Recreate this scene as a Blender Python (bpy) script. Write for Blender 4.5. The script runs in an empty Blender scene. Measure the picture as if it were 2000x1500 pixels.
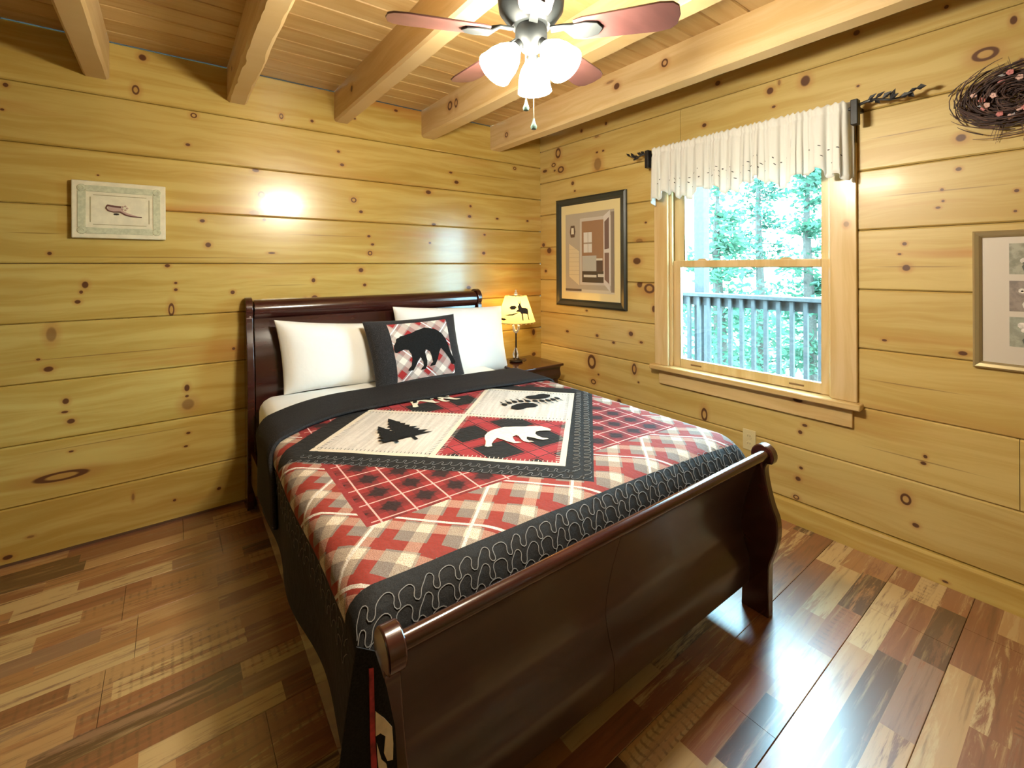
import bpy, bmesh, math, random
import numpy as np
from mathutils import Vector, Matrix, noise
from mathutils.geometry import delaunay_2d_cdt
R_ = random.Random(7)
PI = math.pi
scn = bpy.context.scene
col = scn.collection

# ------------------------------------------------------------------ camera, world, exposure
FPX, TH, HY, CX, ROLL = 885.2, 0.923778, 520.5, 998.7, 0.004435
CAM = np.array([-2.615, -3.0313, 1.3538])
Fv = np.array([math.cos(TH), math.sin(TH), 0.0]); Rv = np.array([math.sin(TH), -math.cos(TH), 0.0]); Uv = np.array([0, 0, 1.0])
cd = bpy.data.cameras.new('camera'); cam = bpy.data.objects.new('camera', cd); col.objects.link(cam)
cd.sensor_fit = 'HORIZONTAL'; cd.sensor_width = 36.0; cd.lens = FPX / 2000 * 36
cd.shift_x = (1000 - CX) / 2000; cd.shift_y = -(750 - HY) / 2000
cd.clip_start = 0.02; cd.clip_end = 200
rr = Rv * math.cos(ROLL) - Uv * math.sin(ROLL); uu = Uv * math.cos(ROLL) + Rv * math.sin(ROLL)
cam.matrix_world = Matrix(((rr[0], uu[0], -Fv[0], CAM[0]), (rr[1], uu[1], -Fv[1], CAM[1]), (rr[2], uu[2], -Fv[2], CAM[2]), (0, 0, 0, 1)))
scn.camera = cam

w = bpy.data.worlds.new('world'); scn.world = w; w.use_nodes = True
bg = w.node_tree.nodes['Background']; bg.inputs[0].default_value = (0.44, 0.80, 1.0, 1); bg.inputs[1].default_value = 20.0
vs = scn.view_settings; vs.view_transform = 'Standard'; vs.look = 'None'; vs.gamma = 1; vs.use_curve_mapping = False; vs.exposure = 0.9
FAN_LIGHT = 192.0
LAMP_WATT = 3.6

def unproj(u, v, x=None, y=None, z=None):
    a, b = u - CX, v - HY
    u2 = a * math.cos(ROLL) + b * math.sin(ROLL); v2 = b * math.cos(ROLL) - a * math.sin(ROLL)
    r = Fv + Rv * u2 / FPX - Uv * v2 / FPX
    t = (x - CAM[0]) / r[0] if x is not None else (y - CAM[1]) / r[1] if y is not None else (z - CAM[2]) / r[2]
    return CAM + r * t

# ------------------------------------------------------------------ mesh helpers
class MB:
    def __init__(s): s.v = []; s.f = []; s.uv = None
    def add(s, vs_, fs):
        o = len(s.v); s.v += [tuple(map(float, p)) for p in vs_]; s.f += [tuple(i + o for i in f) for f in fs]; return s
    def box(s, x0, x1, y0, y1, z0, z1):
        x0, x1 = sorted((x0, x1)); y0, y1 = sorted((y0, y1)); z0, z1 = sorted((z0, z1))
        return s.add([(x0, y0, z0), (x1, y0, z0), (x1, y1, z0), (x0, y1, z0), (x0, y0, z1), (x1, y0, z1), (x1, y1, z1), (x0, y1, z1)],
                     [(0, 3, 2, 1), (4, 5, 6, 7), (0, 1, 5, 4), (1, 2, 6, 5), (2, 3, 7, 6), (3, 0, 4, 7)])
    def prism(s, prof, fn, a, b):
        """closed 2-D profile swept from a to b; fn(p, q, t) gives the point"""
        n = len(prof)
        vs_ = [fn(p, q, a) for p, q in prof] + [fn(p, q, b) for p, q in prof]
        return s.add(vs_, [tuple(range(n))[::-1], tuple(range(n, 2 * n))] + [(i, (i + 1) % n, n + (i + 1) % n, n + i) for i in range(n)])
    def tube(s, pts, r, n=8, cap=True):
        pts = [Vector(p) for p in pts]; m = len(pts)
        rs = r if isinstance(r, (list, tuple)) else [r] * m
        vs_ = []; fs = []; up = None
        for i, p in enumerate(pts):
            d = (pts[min(i + 1, m - 1)] - pts[max(i - 1, 0)]); d = d.normalized() if d.length > 1e-9 else Vector((0, 0, 1))
            if up is None: up = d.orthogonal().normalized()
            else:
                up = up - d * up.dot(d); up = up.normalized() if up.length > 1e-6 else d.orthogonal().normalized()
            q = d.cross(up)
            vs_ += [p + (up * math.cos(2 * PI * k / n) + q * math.sin(2 * PI * k / n)) * rs[i] for k in range(n)]
        for i in range(m - 1):
            fs += [(i * n + k, i * n + (k + 1) % n, (i + 1) * n + (k + 1) % n, (i + 1) * n + k) for k in range(n)]
        if cap: fs += [tuple(range(n))[::-1], tuple(range((m - 1) * n, m * n))]
        return s.add(vs_, fs)
    def lathe(s, prof, c, axis=(0, 0, 1), n=24, cap=True):
        ax = Vector(axis).normalized(); e = ax.orthogonal().normalized(); g = ax.cross(e); c = Vector(c)
        m = len(prof); vs_ = []
        for r, h in prof: vs_ += [c + ax * h + (e * math.cos(2 * PI * k / n) + g * math.sin(2 * PI * k / n)) * r for k in range(n)]
        fs = [(i * n + k, i * n + (k + 1) % n, (i + 1) * n + (k + 1) % n, (i + 1) * n + k) for i in range(m - 1) for k in range(n)]
        if cap: fs += [tuple(range(n))[::-1], tuple(range((m - 1) * n, m * n))]
        return s.add(vs_, fs)
    def ball(s, c, r, n=10, sc=(1, 1, 1)):
        c = Vector(c); vs_ = []; m = max(4, n // 2 + 1)
        for i in range(m):
            a = PI * i / (m - 1)
            vs_ += [c + Vector((math.sin(a) * math.cos(2 * PI * k / n) * sc[0], math.sin(a) * math.sin(2 * PI * k / n) * sc[1], math.cos(a) * sc[2])) * r for k in range(n)]
        return s.add(vs_, [(i * n + k, (i + 1) * n + k, (i + 1) * n + (k + 1) % n, i * n + (k + 1) % n) for i in range(m - 1) for k in range(n)])
    def grid(s, fn, us, vs2):
        o = len(s.v); n = len(us); m = len(vs2)
        return s.add([fn(u, v) for v in vs2 for u in us], [(j * n + i, j * n + i + 1, (j + 1) * n + i + 1, (j + 1) * n + i) for j in range(m - 1) for i in range(n - 1)])
    def xf(s, fn): s.v = [tuple(map(float, fn(p))) for p in s.v]; return s
    def build(s, name, mat, parent=None, smooth=False, bevel=0, uv=None, angle=40, solid=0):
        me = bpy.data.meshes.new(name); me.from_pydata(s.v, [], s.f); me.update()
        if mat: me.materials.append(mat)
        if uv is not None:
            lay = me.uv_layers.new(name='UVMap')
            li = np.empty(len(me.loops), dtype=np.int32); me.loops.foreach_get('vertex_index', li)
            lay.data.foreach_set('uv', np.asarray(uv, dtype=np.float32)[li].ravel())
        bm = bmesh.new(); bm.from_mesh(me)
        if uv is None: bmesh.ops.remove_doubles(bm, verts=bm.verts, dist=1e-6)
        bmesh.ops.recalc_face_normals(bm, faces=bm.faces); bm.to_mesh(me); bm.free()
        o = bpy.data.objects.new(name, me); col.objects.link(o)
        if bevel:
            b = o.modifiers.new('bevel', 'BEVEL'); b.width = bevel; b.segments = 2; b.limit_method = 'ANGLE'; b.angle_limit = math.radians(35)
        if solid:
            b = o.modifiers.new('solid', 'SOLIDIFY'); b.thickness = solid; b.offset = 0
        if smooth or bevel:
            for p in me.polygons: p.use_smooth = True
            me.set_sharp_from_angle(angle=math.radians(angle))
        if parent is not None: put(o, parent)
        return o
def put(o, parent):
    o.parent = parent; o.matrix_parent_inverse = parent.matrix_basis.inverted()
def tag(o, label, cat, group=None, kind=None):
    if label: o['label'] = label
    if cat: o['category'] = cat
    if group: o['group'] = group
    if kind: o['kind'] = kind
    return o
def thing(name, loc, label, cat, group=None):
    o = bpy.data.objects.new(name, None); col.objects.link(o); o.location = loc; o.empty_display_size = .05
    return tag(o, label, cat, group)
def struct(o): o['kind'] = 'structure'; return o

# ------------------------------------------------------------------ material helpers
class NT:
    def __init__(s, name):
        s.m = bpy.data.materials.new(name); s.m.use_nodes = True; s.t = s.m.node_tree; s.n = s.t.nodes; s.p = s.n['Principled BSDF']; s.out = s.n['Material Output']
    def L(s, a, b): s.t.links.new(a, b)
    def node(s, ty, **k):
        nd = s.n.new(ty)
        for a, b in k.items(): setattr(nd, a, b)
        return nd
    def setin(s, sock, val):
        if hasattr(val, 'is_output') or isinstance(val, bpy.types.NodeSocket): s.L(val, sock)
        else: sock.default_value = val
    def math(s, op, a, b=0.0, c=None, clamp=False):
        nd = s.node('ShaderNodeMath', operation=op, use_clamp=clamp); s.setin(nd.inputs[0], a); s.setin(nd.inputs[1], b)
        if c is not None: s.setin(nd.inputs[2], c)
        return nd.outputs[0]
    def vec(s, op, a, b=None, scale=None):
        nd = s.node('ShaderNodeVectorMath', operation=op); s.setin(nd.inputs[0], a)
        if b is not None: s.setin(nd.inputs[1], b)
        if scale is not None: s.setin(nd.inputs['Scale'], scale)
        return nd.outputs['Value'] if op in ('LENGTH', 'DOT_PRODUCT', 'DISTANCE') else nd.outputs['Vector']
    def mix(s, fac, a, b, mode='MIX'):
        nd = s.node('ShaderNodeMix', data_type='RGBA', blend_type=mode); s.setin(nd.inputs['Factor'], fac)
        s.setin(nd.inputs[6], a if not isinstance(a, tuple) else (*a[:3], 1)); s.setin(nd.inputs[7], b if not isinstance(b, tuple) else (*b[:3], 1)); return nd.outputs[2]
    def mr(s, v, a, b, c=0.0, d=1.0, smooth=True):
        nd = s.node('ShaderNodeMapRange', interpolation_type='SMOOTHSTEP' if smooth else 'LINEAR')
        s.setin(nd.inputs[0], v)
        for i, q in enumerate((a, b, c, d)): nd.inputs[1 + i].default_value = q
        return nd.outputs[0]
    def noise(s, vec, scale, detail=3.0, rough=.55, dist=0.0):
        nd = s.node('ShaderNodeTexNoise'); s.L(vec, nd.inputs['Vector']); nd.inputs['Scale'].default_value = scale; nd.inputs['Detail'].default_value = detail
        nd.inputs['Roughness'].default_value = rough; nd.inputs['Distortion'].default_value = dist; return nd.outputs['Fac']
    def white(s, vec):
        nd = s.node('ShaderNodeTexWhiteNoise', noise_dimensions='3D'); s.L(vec, nd.inputs['Vector']); return nd.outputs['Value']
    def obj(s): return s.node('ShaderNodeTexCoord').outputs['Object']
    def uv(s): return s.node('ShaderNodeTexCoord').outputs['UV']
    def sep(s, v): nd = s.node('ShaderNodeSeparateXYZ'); s.L(v, nd.inputs[0]); return nd.outputs
    def comb(s, x, y, z=0.0):
        nd = s.node('ShaderNodeCombineXYZ')
        for i, q in enumerate((x, y, z)): s.setin(nd.inputs[i], q)
        return nd.outputs[0]
    def ramp(s, fac, stops, interp='LINEAR'):
        nd = s.node('ShaderNodeValToRGB'); s.setin(nd.inputs[0], fac); cr = nd.color_ramp; cr.interpolation = interp
        while len(cr.elements) < len(stops): cr.elements.new(.5)
        for e, (p, c) in zip(cr.elements, stops): e.position = p; e.color = (*c, 1)
        return nd.outputs[0]
    def bump(s, h, strength=.3, dist=.002):
        nd = s.node('ShaderNodeBump'); s.L(h, nd.inputs['Height']); nd.inputs['Strength'].default_value = strength; nd.inputs['Distance'].default_value = dist
        s.L(nd.outputs[0], s.p.inputs['Normal'])
    def fin(s, color=None, rough=.5, spec=.5, coat=0, coatr=.1, metal=0, sheen=0):
        if color is not None: s.setin(s.p.inputs['Base Color'], color if not isinstance(color, tuple) else (*color[:3], 1))
        s.setin(s.p.inputs['Roughness'], rough); s.p.inputs['Specular IOR Level'].default_value = spec
        s.p.inputs['Coat Weight'].default_value = coat; s.p.inputs['Coat Roughness'].default_value = coatr
        s.p.inputs['Metallic'].default_value = metal; s.p.inputs['Sheen Weight'].default_value = sheen
        return s.m

PINE_HI, PINE_LO, PINE_STREAK = (.54, .39, .112), (.44, .285, .062), (.41, .185, .038)
def pine(name, axis, seed=0, knots=(), tint=1.0, streak=.5, rough=.27, hi=PINE_HI, lo=PINE_LO, zax='z', coat=.25):
    """knots: (along, across, half-along, half-across, kind); kind 0 dark, 1 ring, 2 red, 3 crack"""
    T = NT(name); x, y, z = T.sep(T.obj())
    d = dict(x=x, y=y, z=z); a = d[axis]; c = d[zax]
    P2 = T.comb(a, c, 0.0)
    gv = T.comb(T.math('MULTIPLY', a, 1.1), T.math('MULTIPLY', c, 17.0), seed * 3.7)
    wob = T.noise(T.comb(T.math('MULTIPLY', a, 1.5), T.math('MULTIPLY', c, 5.0), seed * 1.3), 1.0, 2)
    gv2 = T.vec('ADD', gv, T.comb(0.0, T.math('MULTIPLY', wob, 2.2), 0.0))
    g1 = T.noise(gv2, 1.0, 5, .6)
    g2 = T.noise(T.comb(T.math('MULTIPLY', a, .55), T.math('MULTIPLY', c, 7.0), seed * 9.1 + 3), 1.0, 3)
    base = T.mix(T.mr(g1, .36, .64), tuple(q * tint for q in lo), tuple(q * tint for q in hi))
    base = T.mix(T.math('MULTIPLY', T.mr(g2, .53, .74), streak), base, PINE_STREAK)
    core = halo = None
    for (ka, kc, ha, hc, kd) in knots:
        L = T.vec('LENGTH', T.vec('MULTIPLY', T.vec('SUBTRACT', P2, (ka, kc, 0)), (1 / max(ha, .002), 1 / max(hc, .0012), 0)))
        if kd == 1:
            q = T.mr(T.math('ABSOLUTE', T.math('SUBTRACT', L, .78)), .32, .12)
        else: q = T.mr(L, 1.12, .72)
        if kd == 2: q = T.math('MULTIPLY', q, .55)
        if kd == 3: q = T.math('MULTIPLY', T.mr(L, 1.0, .3), .55)
        core = q if core is None else T.math('MAXIMUM', core, q)
        if kd != 3:
            hq = T.mr(L, 2.5, .8); halo = hq if halo is None else T.math('MAXIMUM', halo, hq)
    if halo is not None: base = T.mix(T.math('MULTIPLY', halo, .42), base, (.36, .13, .035))
    if core is not None: base = T.mix(T.math('MULTIPLY', core, .92), base, (.075, .022, .012))
    T.bump(g1, .12, .002)
    return T.fin(base, rough, .5, coat, .12)

def plain(name, c, rough=.5, spec=.5, coat=0, metal=0, sheen=0, vary=0, vscale=30, bump=0, coatr=.08):
    T = NT(name); cc = (*c, 1)
    if vary or bump:
        nz = T.noise(T.obj(), vscale, 4)
        cc = T.mix(T.mr(nz, .3, .7), tuple(q * (1 - vary) for q in c), tuple(min(1, q * (1 + vary)) for q in c))
        if bump: T.bump(nz, bump, .003)
    return T.fin(cc, rough, spec, coat, coatr, metal, sheen)

def cherry_mat(name='dark_cherry_wood', c0=(.026, .006, .005), c1=(.05, .012, .009), rough=.2):
    T = NT(name); x, y, z = T.sep(T.obj())
    g = T.noise(T.comb(T.math('MULTIPLY', x, 2.0), T.math('MULTIPLY', y, 9.0), T.math('MULTIPLY', z, 14.0)), 1.5, 4)
    return T.fin(T.mix(T.mr(g, .3, .7), c0, c1), rough, .5, .5, .1)
CHERRY = cherry_mat()
WHITE_CLOTH = plain('white_cotton', (.80, .80, .77), .85, .2, sheen=.15, vary=.03, vscale=5)
BLACK_FAB = plain('black_fabric', (.009, .0085, .0085), .85, .15, vary=.5, vscale=260, bump=.25)
CHAR_FAB = plain('charcoal_speckled_fabric', (.014, .0125, .013), .8, .2, vary=.9, vscale=330, bump=.2)
CREAM_FAB = plain('cream_fabric', (.62, .55, .43), .85, .2, vary=.1, vscale=60)
STITCH = plain('grey_thread', (.22, .215, .21), .7, .2)
IRON = plain('black_iron', (.012, .012, .014), .45, .5, vary=.4)

# ------------------------------------------------------------------ walls of square logs
CEIL = 2.492
Z0, CO = .258, .28
KA = """14,157,12,9,0;7,205,9,5,0;282,106,16,13,0;268,169,15,19,1;381,220,13,10,1;369,277,10,6,0;552,223,8,11,1;501,328,15,8,0;512,376,14,13,1;498,411,22,10,2;517,425,8,6,0;396,426,11,7,0;193,335,6,3,0
97,487,10,7,0;407,473,12,10,0;531,490,15,4,0;166,549,14,14,0;158,563,8,7,0;151,582,13,8,0;327,513,11,7,0;343,547,7,5,0;343,560,8,6,0;334,599,12,26,1;454,566,9,8,0;99,645,22,30,2;93,713,21,11,0;73,694,9,5,0
126,776,14,12,0;124,797,15,5,0;136,815,17,10,0;363,752,11,14,0;365,784,26,22,2;363,768,8,5,0;455,676,7,6,0;365,840,9,5,0;612,233,7,6,0;663,293,7,5,0;670,319,9,6,0;692,388,11,10,1;706,411,8,6,0;838,374,11,8,0;882,336,7,4,0;893,355,9,7,0
920,402,5,5,0;918,422,7,6,0;972,427,6,4,0;1031,432,5,4,0;848,437,9,5,0;721,459,7,5,0;728,475,7,5,0;723,492,9,9,1;840,473,5,4,0;945,494,7,6,0;705,525,10,9,0;612,544,8,9,0;712,554,7,6,0;614,578,13,10,0;596,581,8,8,2;915,561,9,7,0;947,458,5,4,0
695,229,6,4,0;776,214,8,5,0;1007,329,6,6,1;136,874,11,4,0;360,866,9,4,0;117,922,112,18,1;337,971,7,5,0;424,949,9,6,0;256,964,6,14,2;10,1080,22,9,0;55,1040,16,5,2;1041,649,6,13,0;1041,692,8,8,0
70,447,150,2,3;640,457,200,2,3;330,497,540,2,3;225,683,450,2,3;556,553,120,2,3;230,850,420,2,3;960,345,170,2,3"""
KB = """1092,300,10,20,1;1083,323,8,8,1;1066,335,9,6,0;1097,332,12,13,1;1085,334,4,4,0;1169,322,15,26,2;1168,299,5,4,0;1180,296,5,4,0;1186,243,5,7,0;1138,257,5,7,0;1168,268,9,5,2;1120,359,6,8,0;1124,374,4,4,0;1378,248,9,8,0;1262,437,5,4,0;1249,473,14,10,2;1073,490,9,12,0;1062,479,6,8,0
1244,512,16,14,0;1249,557,11,15,0;1268,566,21,19,1;1276,606,7,14,0;1066,530,5,6,0;1145,608,5,4,0;1107,648,6,5,0;1165,657,6,6,0;1197,671,6,5,0;1251,671,7,5,0;1231,654,9,10,0;1154,708,16,28,1;1237,723,9,22,1;1157,747,10,10,1;1245,749,4,4,0;1167,733,4,4,0;1207,788,9,14,0;1373,813,12,26,1
1507,182,14,14,0;1576,163,20,22,0;1525,166,6,11,2;1514,213,8,5,0;1405,166,11,10,0;1677,70,14,11,0;1853,21,10,8,0;1984,48,16,18,0;1928,114,55,26,1;1679,174,7,5,0;1879,277,22,15,0;1998,127,9,10,0
1874,338,13,8,0;1841,378,8,6,0;1843,400,7,5,0;1833,413,11,5,0;1987,381,11,7,0;1984,421,8,5,0;1767,483,10,7,0;1757,503,8,4,0;1770,530,17,13,0;1726,671,11,5,0;1879,698,20,9,0;1569,836,11,6,0;1560,849,9,8,0;1804,899,9,7,0;1800,912,13,7,0;1561,919,8,6,0;1555,940,11,9,0;1551,976,12,9,1;1765,982,22,22,1;1784,1033,15,9,0;1842,1141,14,5,0
1770,266,190,2,3;1840,380,330,2,3;1790,528,230,2,3;1780,762,250,2,3;1220,325,90,2,3;1180,665,180,2,3;1300,290,220,2,3;1790,905,300,2,3"""
def parse(txt, wall):
    out = []
    for row in txt.split('\n'):
        for k in row.split(';'):
            u, v, wd, ht, kd = map(float, k.split(','))
            pl = dict(y=0) if wall == 'A' else dict(x=0)
            i = 0 if wall == 'A' else 1
            c = unproj(u, v, **pl)
            ha = abs(unproj(u + wd / 2, v, **pl)[i] - unproj(u - wd / 2, v, **pl)[i]) / 2
            hc = abs(unproj(u, v + ht / 2, **pl)[2] - unproj(u, v - ht / 2, **pl)[2]) / 2
            if kd == 3: hc = .0035
            out.append((c[i], c[2], ha, hc, int(kd)))
    return out
KNA, KNB = parse(KA, 'A'), parse(KB, 'B')
def log_prof(z0, z1, ch=.007, dp=.008, back=.022):
    g = .0012
    return [(-back, z0 + g), (dp - .0, z0 + g), (0, z0 + g + ch), (0, z1 - g - ch), (dp, z1 - g), (-back, z1 - g)]
def plank(mb, side, z0, z1, a0, a1, proud=0.0, ch=.006, dp=.007):
    """profile points are (depth into the wall, z); side maps them to the room"""
    g = .0012
    prof = [(.024, z0 + g), (dp, z0 + g), (-proud, z0 + g + ch), (-proud, z1 - g - ch), (dp, z1 - g), (.024, z1 - g)]
    fn = {'back': lambda p, q, t: (t, p, q), 'right': lambda p, q, t: (p, t, q), 'left': lambda p, q, t: (XL - p, t, q), 'front': lambda p, q, t: (t, YF - p, q)}[side]
    mb.prism(prof, fn, a0, a1)
XL, YF = -3.85, -3.85
backing = plain('wall_core_dark', (.06, .025, .01), .9)
W_back = struct(MB().box(XL, .15, .024, .15, 0, CEIL).build('wall_back', backing))
zA = [0.0] + [Z0 + CO * k for k in range(8)] + [CEIL]
for i in range(len(zA) - 1):
    ks = [k for k in KNA if zA[i] < k[1] <= zA[i + 1]]
    mt = pine('pine_log_back_%d' % i, 'x', seed=i + 1, knots=ks, tint=R_.uniform(.94, 1.05), streak=R_.uniform(.55, .95))
    mb = MB(); plank(mb, 'back', zA[i], zA[i + 1], XL, 0.0); mb.build('log', mt, W_back)
# right wall: core with the window opening
OY0, OY1, OZ0, OZ1 = -2.205, -1.275, .69, 1.93
W_right = MB()
for b in ((YF, OY0, 0, CEIL), (OY1, 0, 0, CEIL), (OY0, OY1, 0, OZ0), (OY0, OY1, OZ1, CEIL)): W_right.box(.024, .15, *b)
W_right = struct(W_right.build('wall_right', backing))
zB = [.118 + CO * k for k in range(9)] + [CEIL]
for i in range(len(zB) - 1):
    ks = [k for k in KNB if zB[i] < k[1] <= zB[i + 1]]
    mt = pine('pine_log_right_%d' % i, 'y', seed=20 + i, rough=.42, coat=.06, hi=(.56, .42, .155), lo=(.47, .32, .092), knots=ks, tint=R_.uniform(.94, 1.05), streak=R_.uniform(.45, .85))
    z0, z1 = zB[i], zB[i + 1]
    if i == 1: spans = [(YF, -2.8175), (-2.8155, 0)]
    elif i in (2, 3, 4, 5): spans = [(YF, OY0), (OY1, 0)]
    elif i == 6: spans = [(YF, OY0), (OY1, 0)]
    elif i == 7: spans = [(YF, -1.371), (-1.369, 0)]
    else: spans = [(YF, 0)]
    for a0, a1 in spans:
        mb = MB(); plank(mb, 'right', z0, z1, a0, a1); mb.build('log', mt, W_right)
    if i == 6: mb = MB(); plank(mb, 'right', OZ1, z1, OY0, OY1); mb.build('log', mt, W_right)
mb = MB().prism([(.024, 0), (-.014, 0), (-.014, .104), (-.008, .116), (.004, .1165), (.024, .1165)], lambda p, q, t: (p, t, q), YF, 0)
struct(mb.build('baseboard_right', pine('pine_baseboard', 'y', 41, [k for k in KNB if k[1] <= .118], tint=1.04, streak=.25)))
struct(MB().box(XL, 0, -.006, 0.0, 0.0, .011).build('trim_1', plain('floor_gap_trim', (.10, .05, .025), .6)))
# walls behind the camera, unseen; their pine is darkened to cut bounce light
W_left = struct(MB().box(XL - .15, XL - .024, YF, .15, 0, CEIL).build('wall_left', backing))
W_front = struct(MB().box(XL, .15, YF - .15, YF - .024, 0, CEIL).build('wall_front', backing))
mtl, mtf = pine('pine_log_left_darkened', 'y', 51, tint=.45), pine('pine_log_front_darkened', 'x', 52, tint=.45)
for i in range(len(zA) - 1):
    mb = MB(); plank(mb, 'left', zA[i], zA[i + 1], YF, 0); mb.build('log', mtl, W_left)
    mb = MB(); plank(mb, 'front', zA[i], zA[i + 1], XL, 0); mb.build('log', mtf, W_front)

# ------------------------------------------------------------------ ceiling: boards and beams
ceiling = struct(MB().box(XL - .15, .15, YF - .15, .15, CEIL + .02, CEIL + .12).build('ceiling', backing))
bw = .137
cm = [pine('ceiling_board_pine_%d' % k, 'x', 60 + k, tint=.98 + .04 * (k % 3 - 1), streak=.35, zax='y', rough=.4, coat=.05, hi=(.58, .40, .18), lo=(.48, .30, .11)) for k in range(4)]
yb = 0.0; k = 0
while yb > YF:
    y1 = max(yb - bw, YF)
    prof = [(yb - .001, CEIL + .02), (yb - .001, CEIL + .006), (yb - .006, CEIL), (y1 + .006, CEIL), (y1 + .001, CEIL + .006), (y1 + .001, CEIL + .02)]
    MB().prism(prof, lambda p, q, t: (t, p, q), XL, 0).build('ceiling_board', cm[k % 4], ceiling); yb -= bw; k += 1
BEAM_X = [(-3.56, -3.46), (-2.948, -2.85), (-2.348, -2.25), (-1.757, -1.662), (-1.141, -1.03), (-.533, -.425)]
bk = {3: [(-.35, 2.40, .02, .02, 0)], 4: [(-.42, 2.41, .03, .03, 1), (-.50, 2.405, .02, .03, 1)], 5: [(-1.30, 2.40, .022, .02, 0), (-1.62, 2.42, .02, .022, 1), (-.22, 2.37, .02, .02, 1), (-1.25, 2.44, .03, .008, 2)], 2: [(-.25, 2.4, .015, .012, 0)]}
for i, (x0, x1) in enumerate(BEAM_X):
    N = 90; sec = []
    rough_amt = [.004, .004, .014, .006, .008, .007][i]
    for j in range(N):
        y = 0.0 + (YF + .0) * j / (N - 1)
        n1 = noise.noise((i * 7.3, y * 4.0, 1.0)) * rough_amt + noise.noise((i * 7.3, y * 14.0, 3.0)) * rough_amt * .6
        n2 = noise.noise((i * 7.3, y * 3.5, 9.0)) * rough_amt + noise.noise((i * 7.3, y * 13.0, 5.0)) * rough_amt * .6
        zb = 2.298; c1 = .010 + abs(n1); c2 = .010 + abs(n2)
        if j == 0 and i == 4: pass
        sec.append([(x0, y, CEIL), (x0, y, zb + c1 * 1.1), (x0 + c1, y, zb + n1 * .15), (x1 - c2, y, zb + n2 * .15), (x1, y, zb + c2 * 1.1), (x1, y, CEIL)])
    mb = MB(); mb.add([p for s_ in sec for p in s_], [(j * 6 + k, j * 6 + (k + 1) % 6, (j + 1) * 6 + (k + 1) % 6, (j + 1) * 6 + k) for j in range(N - 1) for k in range(6)] + [tuple(range(6)), tuple(range((N - 1) * 6, N * 6))])
    mb.build('beam', pine('beam_pine_%d' % i, 'y', 80 + i, bk.get(i, ()), tint=1.02, streak=.25, rough=.5, coat=0, hi=(.64, .47, .25), lo=(.55, .37, .16)), ceiling, smooth=True, angle=25)

# ------------------------------------------------------------------ floor: laminate planks
def floor_mat():
    T = NT('printed_laminate'); x, y, z = T.sep(T.obj())
    sw = .245 / 3
    yy = T.math('DIVIDE', T.math('ADD', y, 2.45), sw); row = T.math('FLOOR', yy)
    r1 = T.white(T.comb(row, 1.7, 0.3)); r2 = T.white(T.comb(row, 5.1, 2.3))
    ln = T.math('ADD', .30, T.math('MULTIPLY', r2, .28))
    xx = T.math('DIVIDE', T.math('ADD', T.math('ADD', x, 20.0), T.math('MULTIPLY', r1, 3.0)), ln); cell = T.math('FLOOR', xx)
    rc = T.white(T.comb(cell, row, 4.4)); rd = T.white(T.comb(cell, row, 8.8)); re_ = T.white(T.comb(cell, row, 12.8))
    cA = T.ramp(rc, [(0, (.075, .028, .014)), (.10, (.22, .075, .035)), (.30, (.28, .105, .048)), (.48, (.36, .17, .07)), (.62, (.44, .26, .12)), (.78, (.54, .39, .20)), (.93, (.26, .14, .09))], 'CONSTANT')
    cB = T.ramp(rd, [(0, (.16, .06, .03)), (.25, (.26, .095, .045)), (.5, (.50, .35, .18)), (.75, (.36, .17, .075)), (.9, (.24, .13, .085))], 'CONSTANT')
    off = T.math('MULTIPLY', rc, 30.0)
    g = T.noise(T.comb(T.math('ADD', T.math('MULTIPLY', x, 2.2), off), T.math('MULTIPLY', y, 42.0), rd), 1.0, 6, .65)
    blot = T.noise(T.comb(T.math('ADD', T.math('MULTIPLY', x, 2.6), off), T.math('MULTIPLY', y, 26.0), re_), 1.0, 6, .75, .4)
    cc = T.mix(T.mr(blot, .50, .62), cA, cB)
    cc = T.mix(T.math('MULTIPLY', T.mr(g, .52, .70), .5), cc, (.09, .035, .018))
    cc = T.mix(T.math('MULTIPLY', T.mr(g, .46, .30), .4), cc, (.55, .39, .21))
    saw = T.math('SINE', T.math('ADD', T.math('MULTIPLY', x, 230.0), T.math('MULTIPLY', blot, 9.0)))
    sm = T.math('MULTIPLY', T.mr(saw, .3, .9), T.math('MULTIPLY', T.math('GREATER_THAN', re_, .90), T.mr(blot, .42, .6)))
    cc = T.mix(T.math('MULTIPLY', sm, .55), cc, (.09, .04, .02))
    T.bump(g, .06, .001)
    T.p.inputs['Coat IOR'].default_value = 1.9
    return T.fin(cc, T.mr(g, .2, .8, .34, .44), .8, 1.0, .27)
FLOOR = floor_mat()
floor = struct(MB().box(XL - .15, .15, YF - .15, .15, -.1, -.009).build('floor', plain('subfloor_dark', (.03, .014, .008), .8)))
k = 0; y1 = -2.45 + .245 * 10
ends = {-10: 0}
fix = {-2.45: -1.235, -1.225: -2.79, -1.715: -2.385}
LPL = 1.29
yr = -2.45 - .245 * 6
while yr < 0:
    ya, yb = max(yr, YF), min(yr + .245, 0.0)
    key = [v for q, v in fix.items() if abs(q - yr) < .01]
    st = key[0] if key else R_.uniform(-2, -1)
    xs = sorted(set([XL, 0.0] + [q for q in (st + LPL * n for n in range(-4, 5)) if XL + .05 < q < -.05]))
    for a, b in zip(xs, xs[1:]):
        g = .0007; MB().prism([(ya + g, -.009), (ya + g, -.0012), (ya + g + .0012, 0), (yb - g - .0012, 0), (yb - g, -.0012), (yb - g, -.009)], lambda p, q, t: (t, p, q), a + g, b - g).build('floor_plank', FLOOR, floor)
    yr += .245

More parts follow.
